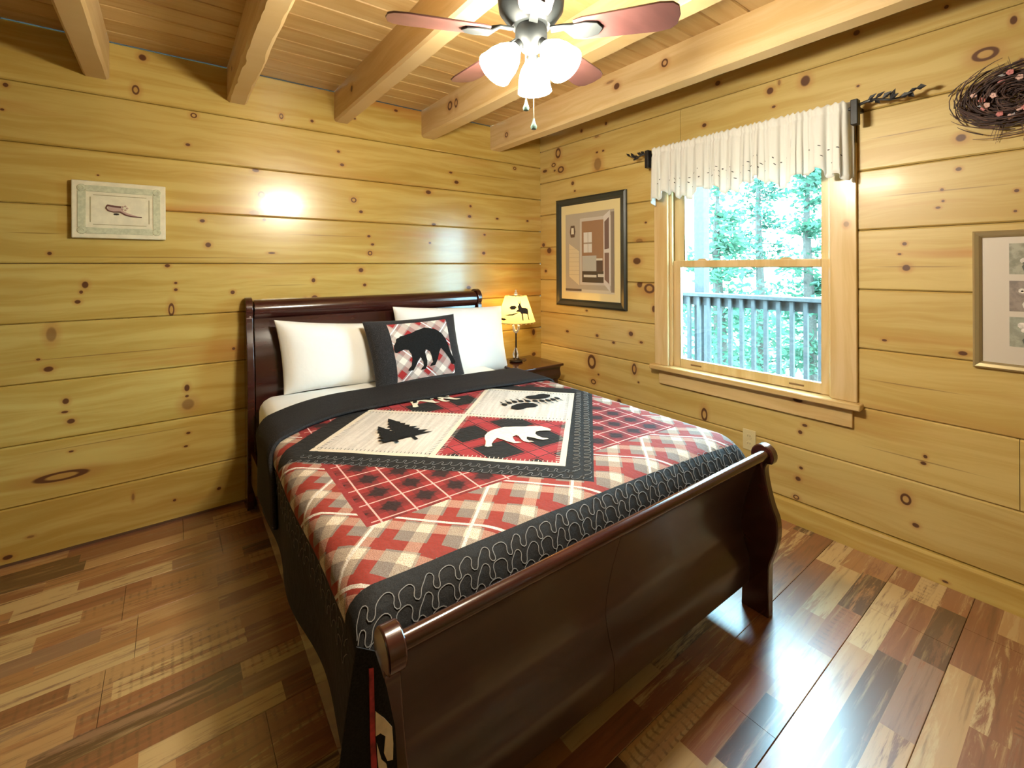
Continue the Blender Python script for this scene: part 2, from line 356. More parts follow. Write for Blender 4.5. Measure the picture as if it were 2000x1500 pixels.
# ------------------------------------------------------------------ window
win = struct(bpy.data.objects.new('window_1', None)); col.objects.link(win); win.location = (0.05, -1.74, .69)
WP = pine('window_pine_upright', 'z', 101, [(1.55, -2.265, .014, .012, 2)], tint=1.0, streak=.15, zax='y', hi=(.66, .49, .26), lo=(.56, .39, .17))
WPH = pine('window_pine_level', 'y', 102, [(-2.05, .655, .025, .012, 0)], tint=1.0, streak=.15, hi=(.68, .49, .24), lo=(.57, .39, .16))
for a, b in ((-1.285, -1.185), (-2.305, -2.195)): MB().box(-.02, 0, a, b, .70, OZ1 + .1).build('casing', WP, win, bevel=.003)
MB().box(-.02, 0, -2.305, -1.185, OZ1 + .0, OZ1 + .1).build('head_casing', WPH, win, bevel=.003)
MB().box(-.055, .05, -2.325, -1.165, .668, .70).build('sill', WPH, win, bevel=.006)
MB().prism([(-1.215, .668), (-1.215, .575), (-2.285, .575), (-2.285, .668)][::-1], lambda p, q, t: (t, p, q), -.018, 0).build('apron', WPH, win, bevel=.003)
for a, b in ((-1.285, -1.275), (-2.205, -2.195)): MB().box(0, .15, a, b, .70, OZ1).build('jamb', WP, win)
for a, b in ((-1.305, -1.285), (-2.195, -2.183)): MB().box(0.004, .022, a, b, .70, OZ1).build('stop', WP, win, bevel=.003)
MB().box(.0, .15, -2.195, -1.285, OZ1 - .012, OZ1).build('head_jamb', WPH, win)
MB().box(.05, .17, -2.195, -1.285, .672, .70).build('outer_sill', WPH, win)
glass = NT('window_glass')
tr = glass.node('ShaderNodeBsdfTransparent'); tr.inputs[0].default_value = (.97, .99, .99, 1); gl = glass.node('ShaderNodeBsdfGlossy'); gl.inputs['Roughness'].default_value = .02
lw = glass.node('ShaderNodeFresnel'); geo = glass.node('ShaderNodeNewGeometry'); glass.L(glass.math('ADD', glass.math('MULTIPLY', geo.outputs['Backfacing'], 1 / 1.45 - 1.45), 1.45), lw.inputs[0]); mx = glass.node('ShaderNodeMixShader')
glass.L(lw.outputs[0], mx.inputs[0]); glass.L(tr.outputs[0], mx.inputs[1]); glass.L(gl.outputs[0], mx.inputs[2]); glass.L(mx.outputs[0], glass.out.inputs['Surface']); GLASS = glass.m
def sash(name, x0, x1, ya, yb, z0, z1, st, br, tr_):
    s = MB().box(x0, x1, yb - st, yb, z0, z1).box(x0, x1, ya, ya + st * .8, z0, z1).box(x0, x1, ya + st * .8, yb - st, z0, z0 + br).box(x0, x1, ya + st * .8, yb - st, z1 - tr_, z1).build(name, WP, win, bevel=.003)
    MB().box((x0 + x1) / 2 - .002, (x0 + x1) / 2 + .002, ya + st * .8, yb - st, z0 + br, z1 - tr_).build('pane', GLASS, s)
sash('lower_sash', .022, .052, -2.195, -1.29, .70, 1.385, .062, .055, .04)
sash('upper_sash', .062, .092, -2.195, -1.285, 1.345, OZ1 - .012, .075, .04, .045)
for yy in (-1.50, -1.98): MB().prism([(-.035, 0), (-.02, .012), (.02, .012), (.035, 0)], lambda p, q, t: (t, yy + p, 1.385 + q), .028, .048).build('sash_lock', WP, win)
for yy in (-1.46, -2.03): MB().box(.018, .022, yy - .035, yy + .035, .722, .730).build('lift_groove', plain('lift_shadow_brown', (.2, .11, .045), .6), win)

# ------------------------------------------------------------------ outside: deck railing, trees
GREYWOOD = plain('weathered_deck_wood', (.06, .06, .058), .8, vary=.15)
rail = thing('deck_railing', (1.8, -1.2, -.12), 'grey weathered wooden deck railing with balusters seen through the window', 'railing')
MB().box(1.73, 1.87, -4.2, 2.6, 1.035, 1.072).build('top_rail', GREYWOOD, rail, bevel=.006)
MB().box(1.785, 1.82, -4.2, 2.6, .945, 1.032).build('upper_stringer', GREYWOOD, rail)
MB().box(1.785, 1.82, -4.2, 2.6, .02, .11).build('lower_stringer', GREYWOOD, rail)
yy = -4.1
while yy < 2.5:
    MB().box(1.75, 1.785, yy, yy + .032, -.02, 1.03).build('baluster', GREYWOOD, rail); yy += .11
MB().box(1.87, 1.98, -.45, -.34, -.12, 3.2).build('post', GREYWOOD, rail)
MB().box(1.87, 1.98, -3.6, -3.49, -.12, 3.2).build('post', GREYWOOD, rail)
struct(MB().box(.15, 2.0, -4.5, 3.0, -.2, -.12).build('deck', plain('deck_boards_grey', (.09, .08, .07), .8, vary=.1)))
struct(MB().box(.15, 60, -40, 60, -3.2, -3.0).build('ground', plain('forest_floor', (.08, .085, .05), .95, vary=.3, vscale=2)))
LEAF = [NT('leaf_green_%d' % k) for k in range(3)]
for k, T in enumerate(LEAF):
    c = [(.045, .105, .062), (.06, .135, .08), (.04, .095, .06)][k]
    d = T.node('ShaderNodeBsdfTranslucent'); d.inputs[0].default_value = (*[q * 1.2 for q in c], 1); T.fin(c, .6, .3)
    m2 = T.node('ShaderNodeMixShader'); m2.inputs[0].default_value = .45; T.L(T.p.outputs[0], m2.inputs[1]); T.L(d.outputs[0], m2.inputs[2]); T.L(m2.outputs[0], T.out.inputs['Surface'])
BARK = plain('tree_bark', (.05, .04, .03), .9, vary=.3)
def tree(x, y, top, rad, k, label, dens, seed):
    r = random.Random(seed); t = thing('leafy_tree', (x, y, -3), label, 'tree', 'trees beyond the deck')
    MB().tube([(x, y, -3), (x + .05, y, 0), (x - .03, y + .04, top * .6), (x, y, top)], [.16, .12, .07, .02], 8).build('trunk', BARK, t, smooth=True)
    mb = MB()
    for b in range(dens):
        hz = r.uniform(-1.2, top); a = r.uniform(0, 2 * PI); rl = rad * (1 - max(0, hz) / (top * 1.15)) * r.uniform(.5, 1)
        p0 = Vector((x, y, hz)); dirv = Vector((math.cos(a), math.sin(a), r.uniform(-.15, .35)))
        mb.tube([p0, p0 + dirv * rl * .55, p0 + dirv * rl + Vector((0, 0, -.1))], [.02, .012, .004], 4, cap=False)
        for q in range(46):
            f = r.uniform(.25, 1.05); c = p0 + dirv * rl * f + Vector((r.gauss(0, .13), r.gauss(0, .13), r.gauss(0, .09)))
            e = Vector((r.gauss(0, 1), r.gauss(0, 1), r.gauss(0, .5))).normalized(); g = e.cross(Vector((r.gauss(0, 1), r.gauss(0, 1), r.gauss(0, 1)))).normalized()
            s1, s2 = r.uniform(.05, .10), r.uniform(.02, .045)
            mb.add([c - e * s1, c + g * s2, c + e * s1, c - g * s2], [(0, 1, 2, 3)])
    mb.build('foliage', LEAF[k].m, t)
tree(5.6, 1.4, 3.0, 1.15, 1, 'bright green leafy tree behind the railing, middle of the window view', 75, 1)
tree(7.2, 4.2, 5.2, 1.5, 0, 'green leafy tree behind the porch post, left side of the window', 70, 2)
tree(9.5, 2.4, 4.6, 1.7, 2, 'dark green tree farther back, centre of the window view', 70, 3)
tree(8.0, .75, 3.7, 1.1, 0, 'green leafy tree near the right edge of the upper window pane', 70, 6)
tree(7.4, -1.6, 1.3, 1.2, 1, 'low green tree showing between balusters, right side of the window', 60, 4)

# ------------------------------------------------------------------ sleigh bed
BTH = math.radians(-1.0); BC = (-1.487, -.12)
def bw_(p):
    x, y, z = p; c, s = math.cos(BTH), math.sin(BTH)
    return (BC[0] + c * x - s * y, BC[1] + s * x + c * y, z)
# local frame: x across (0 in the middle), y = 0 at the headboard, negative towards the foot
bed = thing('sleigh_bed', (BC[0], BC[1], 0), 'dark cherry wood sleigh bed with scrolled headboard and footboard', 'bed')
def arc(cx, cy, r, a0, a1, n=10): return [(cx + r * math.cos(math.radians(a0 + (a1 - a0) * i / n)), cy + r * math.sin(math.radians(a0 + (a1 - a0) * i / n))) for i in range(n + 1)]
def spl(pts, n=6):
    out = []
    P = [pts[0]] + list(pts) + [pts[-1]]
    for i in range(1, len(P) - 2):
        for k in range(n):
            t = k / n; p0, p1, p2, p3 = (np.array(P[i + j], float) for j in (-1, 0, 1, 2))
            out.append(tuple(.5 * ((2 * p1) + (-p0 + p2) * t + (2 * p0 - 5 * p1 + 4 * p2 - p3) * t * t + (-p0 + 3 * p1 - 3 * p2 + p3) * t ** 3)))
    out.append(tuple(pts[-1])); return out
# headboard post profile (y,z): front edge up, scroll, back edge down
hb_front = spl([(-.085, 0), (-.085, .25), (-.10, .45), (-.115, .62), (-.095, .85), (-.055, 1.0), (-.045, 1.07)])
hb_back = spl([(.075, 1.03), (.05, .97), (.035, .8), (.02, .55), (.02, .3), (.02, 0)])
HBY = .055
hb_prof = hb_front + arc(.015, 1.115, .068, 215, -60, 16) + hb_back
for s in (-1, 1):
    MB().prism(hb_prof, lambda p, q, t: (t, p + HBY, q), s * .785, s * .748).xf(bw_).build('headboard_post', CHERRY, bed, smooth=True, bevel=.004)
    MB().lathe([(.03, 0), (.034, .03), (.028, .05)], (s * .76, -.03 + HBY, 0)).xf(bw_).build('headboard_foot', CHERRY, bed, smooth=True)
hp = spl([(-.055, .22), (-.07, .45), (-.085, .62), (-.065, .85), (-.03, 1.0), (-.022, 1.06)])
prof = hp + [(q[0] + .025, q[1]) for q in hp[::-1]]
MB().prism(prof, lambda p, q, t: (t, p + HBY, q), -.74, .74).xf(bw_).build('headboard_panel', CHERRY, bed, smooth=True)
prof = arc(.012, 1.108, .060, 240, -80, 20) + [(0.0, 1.045)]
MB().prism(prof, lambda p, q, t: (t, p + HBY, q), -.74, .74).xf(bw_).build('headboard_roll', CHERRY, bed, smooth=True)
# footboard; measured in world y, local y = world + .12
fb_front = [(-2.225, 0), (-2.226, .166), (-2.23, .211), (-2.246, .261), (-2.259, .323), (-2.257, .386), (-2.238, .437), (-2.221, .505), (-2.213, .565), (-2.222, .592)]
fb_back = [(-2.172, .578), (-2.165, .545), (-2.13, .45), (-2.105, .36), (-2.105, .28), (-2.12, .2), (-2.125, .15), (-2.12, 0)]
toL = lambda L: [(a + .12, b) for a, b in L]
fprof = spl(toL(fb_front), 4) + [(a + .12, b) for a, b in arc(-2.205, .618, .043, 200, -40, 16)] + spl(toL(fb_back), 4)
fprof_cw = spl(toL(fb_front), 4) + [(a + .12, b) for a, b in arc(-2.203, .618, .043, 215, -45, 18)] + spl(toL(fb_back), 4)
for s in (-1, 1):
    MB().prism(fprof_cw, lambda p, q, t: (t, p, q), s * .772, s * .734).xf(bw_).build('footboard_post', CHERRY, bed, smooth=True, bevel=.004)
pf = spl(toL([(-2.152, .105), (-2.155, .19), (-2.132, .265), (-2.123, .33), (-2.139, .43), (-2.175, .555), (-2.195, .60)]), 6)
PANEL = cherry_mat('brown_cherry_panel', (.028, .012, .011), (.040, .018, .016), .3)
prof = pf + [(q[0] + .015, q[1]) for q in pf[::-1]]
MB().prism(prof, lambda p, q, t: (t, p, q), -.736, -.06).xf(bw_).build('footboard_panel', PANEL, bed, smooth=True)
MB().prism(prof, lambda p, q, t: (t, p, q), -.0585, .736).xf(bw_).build('footboard_panel', PANEL, bed, smooth=True)
prof = [(a + .12, b) for a, b in arc(-2.214, .628, .018, 0, 360, 20)[:-1]]
MB().prism(prof, lambda p, q, t: (t, p, q), -.736, .736).xf(bw_).build('footboard_roll', CHERRY, bed, smooth=True)
for s in (-1, 1): MB().box(s * .745, s * .772, -2.0, -.08, .17, .34).xf(bw_).build('side_rail', CHERRY, bed, bevel=.004)
# mattress with white sheet
def rounded_slab(x0, x1, y0, y1, z0, z1, r, nx=24):
    mb = MB(); ring = []
    lay = [(z0, r * .6), (z0 + r * .3, r * .15), (z0 + r, 0)] + [(z1 - r, 0)] + [(z1 - r + r * math.sin(a), r - r * math.cos(a)) for a in (.4, .8, 1.2, PI / 2)]
    def loop(z, ins):
        rc = .09; out = []
        for cx, cy, a0 in ((x1 - rc, y1 - rc, 0), (x0 + rc, y1 - rc, 90), (x0 + rc, y0 + rc, 180), (x1 - rc, y0 + rc, 270)):
            for k in range(7):
                a = math.radians(a0 + 15 * k); out.append((cx + (rc - ins) * math.cos(a), cy + (rc - ins) * math.sin(a), z))
        return out
    L = [loop(*q) for q in lay]; n = len(L[0])
    mb.add([p for l in L for p in l], [(i * n + k, i * n + (k + 1) % n, (i + 1) * n + (k + 1) % n, (i + 1) * n + k) for i in range(len(L) - 1) for k in range(n)] + [tuple(range(n))[::-1], tuple(range((len(L) - 1) * n, len(L) * n))])
    return mb
tag(rounded_slab(-.738, .738, -1.955, -.045, .30, .636, .07).xf(bw_).build('mattress', WHITE_CLOTH, None, smooth=True), 'mattress under a white fitted sheet on the sleigh bed', 'mattress')
tag(MB().box(-.735, .735, -1.94, -.045, .172, .298).xf(bw_).build('box_spring', plain('box_spring_ticking', (.5, .48, .44), .9), None, bevel=.01), 'pale box spring hidden under the mattress of the sleigh bed', 'box spring')

# ------------------------------------------------------------------ quilt
QC = (-.004, -1.09)          # local position of the pattern centre
QZ = .647
HALF = .735; RAD = .055; ARC = RAD * PI / 2
FOOT0 = -1.885; FR = .135
def prof_side(u):
    """flattened across coordinate (local x) -> (x, drop)"""
    s = 1 if u > 0 else -1; a = abs(u)
    if a <= HALF - .0: return u, 0.0
    a -= HALF
    if a < ARC:
        t = a / RAD; return s * (HALF + RAD * math.sin(t)), RAD * (1 - math.cos(t))
    return s * (HALF + RAD + .03 * (a - ARC)), RAD + (a - ARC)
def qs(u, b, off=0.0):
    """quilt surface: u across, b along (both flattened, local), off = lift"""
    x, dr = prof_side(u); y = b; z = QZ - dr
    nx = nz = 0
    if abs(u) <= HALF: n = Vector((0, 0, 1))
    elif abs(u) - HALF < ARC:
        t = (abs(u) - HALF) / RAD; n = Vector((math.copysign(math.sin(t), u), 0, math.cos(t)))
    else: n = Vector((math.copysign(1, u), 0, 0.03))
    # foot: rolls down behind the footboard
    side = max(0.0, min(1.0, 1 - dr / .12)) if u < 0 else 1.0
    if b < FOOT0:
        t = (FOOT0 - b) / FR
        if t < 1.35: yy, zz = FOOT0 - FR * math.sin(t), FR * (1 - math.cos(t))
        else:
            yy = FOOT0 - FR * math.sin(1.35); zz = FR * (1 - math.cos(1.35)) + (t - 1.35) * FR * .95
        y = y * (1 - side) + yy * side; z -= zz * side
        if side > .5: n = Vector((n.x * .7, -math.sin(min(t, 1.35)), math.cos(min(t, 1.35)) + .02)).normalized()
    # crown and softness
    if dr == 0:
        z += .010 * math.cos(x / HALF * PI / 2) + .003 * noise.noise((x * 5, y * 5, 2))
    else:
        hang = min(1, dr / .3)
        x += hang * .016 * math.sin(y * 9 + 1.0) * (1 if u > 0 else -1) * (.6 + .4 * math.sin(y * 3.1)) - hang * .012 * (1 if u > 0 else -1)
    p = Vector((x, y, z)) + n * off
    return bw_(p)
UMAX = HALF + ARC + .30
ys_head = -.40; ys_foot = FOOT0 - FR * 1.34
us = np.concatenate([np.linspace(-UMAX, -HALF, 22), np.linspace(-HALF, HALF, 60)[1:-1], np.linspace(HALF, UMAX, 18)])
bs = np.concatenate([np.linspace(ys_head - .02, FOOT0, 80), np.linspace(FOOT0, ys_foot, 22)[1:]])
skew = lambda u: -.045 * (u / HALF) - .17 * max(0.0, min(1.35, (-u / HALF - .5) / .5)) ** 2
def qb(u, b):
    h = ys_head - .02
    return b if b < FOOT0 else FOOT0 + (b - FOOT0) * (FOOT0 - (h - .03 + skew(u))) / (FOOT0 - h)
def quilt_mat():
    T = NT('printed_patchwork_quilt'); u, v, _ = T.sep(T.uv())
    s2 = .70710678
    p = T.math('MULTIPLY', T.math('SUBTRACT', u, v), s2); q = T.math('MULTIPLY', T.math('ADD', u, v), s2)
    au, av = T.math('ABSOLUTE', u), T.math('ABSOLUTE', v)
    dia = T.math('ADD', au, av)
    lt = lambda a, b: T.math('LESS_THAN', a, b)
    gt = lambda a, b: T.math('GREATER_THAN', a, b)
    def band(x, per, off, wdt):
        f = T.math('FRACT', T.math('ADD', T.math('DIVIDE', x, per), off)); return lt(f, wdt)
    fz = T.noise(T.uv(), 420, 3); fz2 = T.noise(T.uv(), 60, 3)
    black = T.mix(T.mr(fz, .35, .75), (.007, .007, .007), (.028, .026, .027))
    # outer plaid: wide cream bands across red and grey
    per = .128
    b1, b2 = band(p, per, .1, .30), band(q, per, .25, .30)
    cell = T.math('ADD', band(p, per, .1 - .36, .30), T.math('MULTIPLY', band(q, per, .25 - .36, .30), 2.0))
    base = T.mix(T.math('DIVIDE', cell, 3.0), (.26, .24, .22), (.26, .24, .22))
    redm = T.math('MINIMUM', T.math('ADD', band(p, per, -.26, .30), band(q, per, -.11, .30)), 1.0)
    base = T.mix(redm, (.24, .215, .19), (.31, .032, .022))
    base = T.mix(T.math('MULTIPLY', T.math('ADD', b1, b2), .36), base, (.74, .62, .46))
    base = T.mix(T.math('MULTIPLY', T.math('MULTIPLY', b1, b2), .9), base, (.78, .68, .53))
    thin = T.math('MINIMUM', T.math('ADD', band(p, per * 2, .03, .035), band(q, per * 2, .43, .035)), 1.0)
    base = T.mix(thin, base, (.8, .76, .7))
    base = T.mix(T.math('MULTIPLY', T.mr(fz, .42, .62), .6), base, (.13, .05, .04))
    tan = base
    # inner red check with dark stars and pale pink lines
    pr = .105
    fu = T.math('ABSOLUTE', T.math('SUBTRACT', T.math('FRACT', T.math('DIVIDE', u, pr)), .5)); fv = T.math('ABSOLUTE', T.math('SUBTRACT', T.math('FRACT', T.math('DIVIDE', v, pr)), .5))
    star = T.math('ADD', T.math('POWER', fu, .8), T.math('POWER', fv, .8))
    rd = T.mix(T.mr(T.math('ADD', star, T.math('MULTIPLY', T.math('SUBTRACT', fz2, .5), .35)), .52, .36), (.27, .026, .026), (.014, .012, .012))
    darkb = T.math('MULTIPLY', T.math('ADD', lt(fu, .22), lt(fv, .22)), .40)
    rd = T.mix(darkb, rd, (.03, .012, .012))
    rd = T.mix(T.math('MINIMUM', T.math('ADD', gt(fu, .475), gt(fv, .475)), 1.0), rd, (.72, .42, .38))
    rd = T.mix(T.math('MULTIPLY', T.mr(fz, .48, .7), .5), rd, (.05, .012, .012))
    # large tartan of the red centre squares
    pt = .215
    gu = T.math('ABSOLUTE', T.math('SUBTRACT', T.math('FRACT', T.math('ADD', T.math('DIVIDE', u, pt), .5)), .5)); gv_ = T.math('ABSOLUTE', T.math('SUBTRACT', T.math('FRACT', T.math('ADD', T.math('DIVIDE', v, pt), .0)), .5))
    tb = T.math('MINIMUM', T.math('ADD', lt(gu, .17), lt(gv_, .17)), 1.0)
    tart = T.mix(tb, black, (.30, .03, .035))
    tart = T.mix(T.math('MULTIPLY', T.math('MULTIPLY', lt(gu, .17), lt(gv_, .17)), .6), tart, (.40, .05, .06))
    edge = T.math('MINIMUM', T.math('ADD', T.math('MULTIPLY', gt(gu, .125), lt(gu, .145)), T.math('MULTIPLY', gt(gv_, .125), lt(gv_, .145))), 1.0)
    tart = T.mix(edge, tart, (.02, .012, .012))
    # cream squares
    cream = T.mix(T.mr(T.noise(T.comb(T.math('MULTIPLY', p, 60.0), T.math('MULTIPLY', q, 4.0), 0.0), 1.0, 2), .35, .65), (.52, .475, .43), (.63, .585, .53))
    lr = gt(T.math('MULTIPLY', p, q), 0.0)
    ctr = T.mix(lr, tart, cream)
    hs = .34 * 2 * s2      # square side
    dp_, dq_ = T.math('ABSOLUTE', p), T.math('ABSOLUTE', q)
    strip = T.math('MINIMUM', T.math('ADD', T.math('ADD', lt(dp_, .010), lt(dq_, .010)), gt(T.math('MAXIMUM', dp_, dq_), hs - .022)), 1.0)
    ctr = T.mix(strip, ctr, (.66, .58, .46))
    bl1 = T.math('MULTIPLY', lt(T.math('ABSOLUTE', T.math('SUBTRACT', dp_, .018)), .007), band(q, .016, 0.0, .16)); bl2 = T.math('MULTIPLY', lt(T.math('ABSOLUTE', T.math('SUBTRACT', dq_, .018)), .007), band(p, .016, 0.0, .16))
    bl3 = T.math('MULTIPLY', lt(T.math('ABSOLUTE', T.math('SUBTRACT', dp_, hs - .030)), .007), band(q, .016, 0.0, .16)); bl4 = T.math('MULTIPLY', lt(T.math('ABSOLUTE', T.math('SUBTRACT', dq_, hs - .030)), .007), band(p, .016, 0.0, .16))
    bls = T.math('MINIMUM', T.math('ADD', T.math('ADD', bl1, bl2), T.math('ADD', bl3, bl4)), 1.0)
    ctr = T.mix(bls, ctr, T.mix(lr, (.6, .55, .48), (.03, .03, .03)))
    # composition
    inred = T.math('MULTIPLY', lt(au, .665), lt(av, .645))
    out = T.mix(inred, tan, rd)
    bord = T.math('MULTIPLY', T.math('MULTIPLY', gt(au, .655), lt(au, .672)), lt(av, .645)); out = T.mix(bord, out, (.25, .03, .03))
    out = T.mix(lt(dia, .815), out, black)
    out = T.mix(lt(dia, .68), out, ctr)
    inside = T.math('MULTIPLY', lt(au, .825), gt(v, -.858))
    out = T.mix(inside, black, out)
    puff = T.noise(T.uv(), 38, 2)
    T.bump(T.math('ADD', puff, T.math('MULTIPLY', fz, .12)), .55, .006)
    out = T.mix(1.0, out, (.82, .80, .78), 'MULTIPLY')
    return T.fin(out, .75, .25)
QM = quilt_mat()
quilt = thing('patchwork_quilt', bw_((0, -1.05, QZ)), 'red and black plaid patchwork quilt with bears, pines and paw prints on the bed', 'quilt')
mb = MB().grid(lambda u, b: qs(u, qb(u, b)), us, bs)
uvq = [(u - QC[0], qb(u, b) - QC[1] + .03 * (u - QC[0])) for b in bs for u in us]
mb.build('quilt_top', QM, quilt, smooth=True, uv=uvq, angle=80, solid=.008)
# black band folded back at the head
def fold_pt(u, b, off):
    return qs(u, b, off)
fb0, fb1 = -.40, -.755
th = .017
ust = np.concatenate([np.linspace(-(HALF + ARC + .235), -HALF, 22), np.linspace(-HALF, HALF, 60)[1:-1], np.linspace(HALF, HALF + ARC + .22, 18)])
ring = []
for k in range(15):
    t = k / 14; ring.append((fb0 + (fb1 - fb0) * t, .006 + th * (1 if .0 < t < 1 else .5)))
for a in (30, 60, 90, 120, 150): ring.append((fb1 - .011 * math.sin(math.radians(a)), .006 + th / 2 + th / 2 * math.cos(math.radians(a))))
ring.append((fb1, .005)); ring.append((fb0, .005)); n = len(ring)
mb = MB(); mb.add([fold_pt(u, b + skew(u), o) for u in ust for b, o in ring], [(i * n + k, i * n + (k + 1) % n, (i + 1) * n + (k + 1) % n, (i + 1) * n + k) for i in range(len(ust) - 1) for k in range(n)] + [tuple(range(n)), tuple(range((len(ust) - 1) * n, len(ust) * n))])
mb.build('folded_band', CHAR_FAB, quilt, smooth=True, angle=70)
MB().tube([fold_pt(-(HALF + ARC + .238), b + skew(-HALF - .3), .014) for b in np.linspace(fb0 - .01, fb1 + .01, 8)], .006, 6).build('hem_piping', plain('grey_piping', (.25, .2, .19), .7), quilt, smooth=True)
# printed and appliqued figures
def fill(poly, fn, step=.02):
    """triangulated silhouette mapped through fn"""
    P = [Vector(p) for p in poly]; n = len(P)
    xs = [p.x for p in P]; ys = [p.y for p in P]
    def inside(x, y):
        c = False; j = n - 1
        for i in range(n):
            if (P[i].y > y) != (P[j].y > y) and x < (P[j].x - P[i].x) * (y - P[i].y) / (P[j].y - P[i].y) + P[i].x: c = not c
            j = i
        return c
    extra = []
    gx = min(xs) + step / 2
    while gx < max(xs):
        gy = min(ys) + step / 2
        while gy < max(ys):
            if inside(gx, gy): extra.append(Vector((gx, gy)))
            gy += step
        gx += step
    vo, _, fo, *_r = delaunay_2d_cdt(P + extra, [(i, (i + 1) % n) for i in range(n)], [], 1, 1e-5)
    return MB().add([fn(v.x, v.y) for v in vo], [tuple(f) for f in fo])
BEAR = [(530, 640), (540, 570), (585, 510), (590, 478), (612, 462), (640, 455), (660, 436), (720, 428), (850, 398), (930, 365), (1000, 352), (1070, 330), (1160, 350), (1260, 390), (1340, 460), (1400, 560), (1430, 670), (1440, 760), (1470, 870), (1500, 950), (1470, 985), (1415, 975), (1400, 890), (1340, 780), (1280, 700), (1240, 760), (1190, 870), (1130, 960), (1040, 968), (1065, 930), (1100, 905), (1095, 790), (1080, 725), (1020, 690), (1003, 740), (1012, 870), (1000, 940), (965, 1000), (890, 1003), (905, 975), (940, 950), (945, 880), (915, 800), (870, 850), (820, 930), (770, 992), (690, 985), (703, 955), (750, 915), (780, 810), (780, 740), (745, 665), (690, 650), (610, 668), (560, 690), (532, 672)]
bear_n = [((x - 1020) / 1000.0, (670 - y) / 1000.0) for x, y in BEAR]       # about 1 wide, .67 high, facing left
E1, E2 = (1.0, 0.0), (0.0, 1.0)
SK = .03
def on_quilt(cu, cv, sx, sy, off=.0075, flip=1, rot=0):
    c, s = math.cos(rot), math.sin(rot)
    def f(a, b):
        a, b = a * sx * flip, b * sy; a, b = c * a - s * b, s * a + c * b
        return qs(QC[0] + cu + a, QC[1] + cv + b - SK * (cu + a), off)
    return f
fill(bear_n, on_quilt(.035, -.345, .32, .28, flip=-1, rot=-.28), .04).build('bear_applique', CREAM_FAB, quilt, smooth=True)
fill(bear_n, on_quilt(0, .33, .32, .30, flip=-1), .04).build('bear_applique', CREAM_FAB, quilt, smooth=True)
fill([(x * .8 + .02, y * .62 + .08) for x, y in bear_n], on_quilt(0, .33, .32, .30, off=.010, flip=-1), .04).build('bear_applique', BLACK_FAB, quilt, smooth=True)
def pine_poly(cx, by, h, wd, n, seed):
    r = random.Random(seed); L = []; Rr = []
    for k in range(n):
        t = k / (n - 1); yy = by + h * (.16 + .84 * t); ww = wd / 2 * (1 - t) ** .85
        L += [(cx - ww * r.uniform(.85, 1.1), yy - h * .02), (cx - ww * .55, yy + h * .035)]
        Rr += [(cx + ww * r.uniform(.85, 1.1), yy - h * .02), (cx + ww * .55, yy + h * .035)]
    return [(cx - .007, by), (cx - .007, by + h * .13)] + L[:-2] + [(cx, by + h)] + Rr[:-2][::-1] + [(cx + .007, by + h * .13), (cx + .007, by)]
fill(pine_poly(0, 0, .31, .19, 9, 3), on_quilt(-.312, -.155, 1, 1), .02).build('pine_applique', BLACK_FAB, quilt, smooth=True)
fill(pine_poly(0, 0, .22, .13, 7, 5), on_quilt(-.385, -.14, 1, 1, off=.009), .02).build('pine_applique', BLACK_FAB, quilt, smooth=True)
def ell(cx, cy, rx, ry, rot=0, n=16): return [(cx + rx * math.cos(2 * PI * k / n) * math.cos(rot) - ry * math.sin(2 * PI * k / n) * math.sin(rot), cy + rx * math.cos(2 * PI * k / n) * math.sin(rot) + ry * math.sin(2 * PI * k / n) * math.cos(rot)) for k in range(n)]
for (cu, cv, rot) in ((.295, -.03, -.15), (.465, .02, -.15 + PI)):
    f = on_quilt(cu, cv, .165, .22, rot=rot)
    mb = fill([(-.42, -.12), (-.3, .02), (-.05, .1), (.2, .1), (.42, .0), (.46, -.18), (.3, -.26), (.05, -.22), (-.12, -.28), (-.3, -.27)], f, .15)
    for k in range(5):
        x0 = -.42 + .2 * k; y0 = .16 + .12 * math.sin(PI * (k + .5) / 5)
        e = fill(ell(x0, y0, .075, .095), f, .2); mb.add(e.v, e.f)
        e = fill([(x0 - .03, y0 + .12), (x0 + .03, y0 + .12), (x0 - .01, y0 + .26)], f, .2); mb.add(e.v, e.f)
    mb.build('paw_print', BLACK_FAB, quilt, smooth=True)
# quilting thread: meandering rows on the black borders
def meander(p0, d, nrm, length, size, ph, off, mb, rad=.0011):
    """sine-generated meander: rounded lobes that double back, as machine quilting does"""
    pts = []; x = y = 0.0; th_ = 0.0; ds = .08; w_ = ph; raw = []
    adv = 0.0
    while adv * size < length:
        th_ = 1.5 * math.sin(w_) + .62 * math.sin(2 * w_ + .9 + .5 * math.sin(w_ * .37)); x += math.cos(th_) * ds; y += math.sin(th_) * ds; w_ += ds * 1.55; raw.append((x, y)); adv = x
        if len(raw) > 20000: break
    my = sum(q[1] for q in raw) / len(raw); sl = np.polyfit([q[0] for q in raw], [q[1] for q in raw], 1)
    for a, b in raw[::3]:
        b -= sl[0] * a + sl[1]; a, b = a * size, b * size
        pts.append(qs(p0[0] + d[0] * a + nrm[0] * b, p0[1] + d[1] * a + nrm[1] * b, off))
    mb.tube(pts, rad, 3, cap=False)
mb = MB()
for r in range(6):
    meander((-.80, QC[1] - .884 - .034 * r), (1, 0), (0, 1), 1.56, .027, 1.9 * r, .0055, mb)
for r in range(2):
    meander((-.855 - .045 * r, -.85), (0, -1), (1, 0), 1.10, .03, 1.3 * r, .0055, mb, .0008)
for (sx, sy) in ((1, 1), (1, -1), (-1, 1), (-1, -1)):
    if sy > 0: continue
    for r in range(2):
        o = .69 + .045 + .055 * r
        meander((QC[0], QC[1] + sy * o), (sx * .7071, -sy * .7071), (sx * .7071, sy * .7071), o * 1.38, .018, r * 2.1, .0055, mb, .0008)
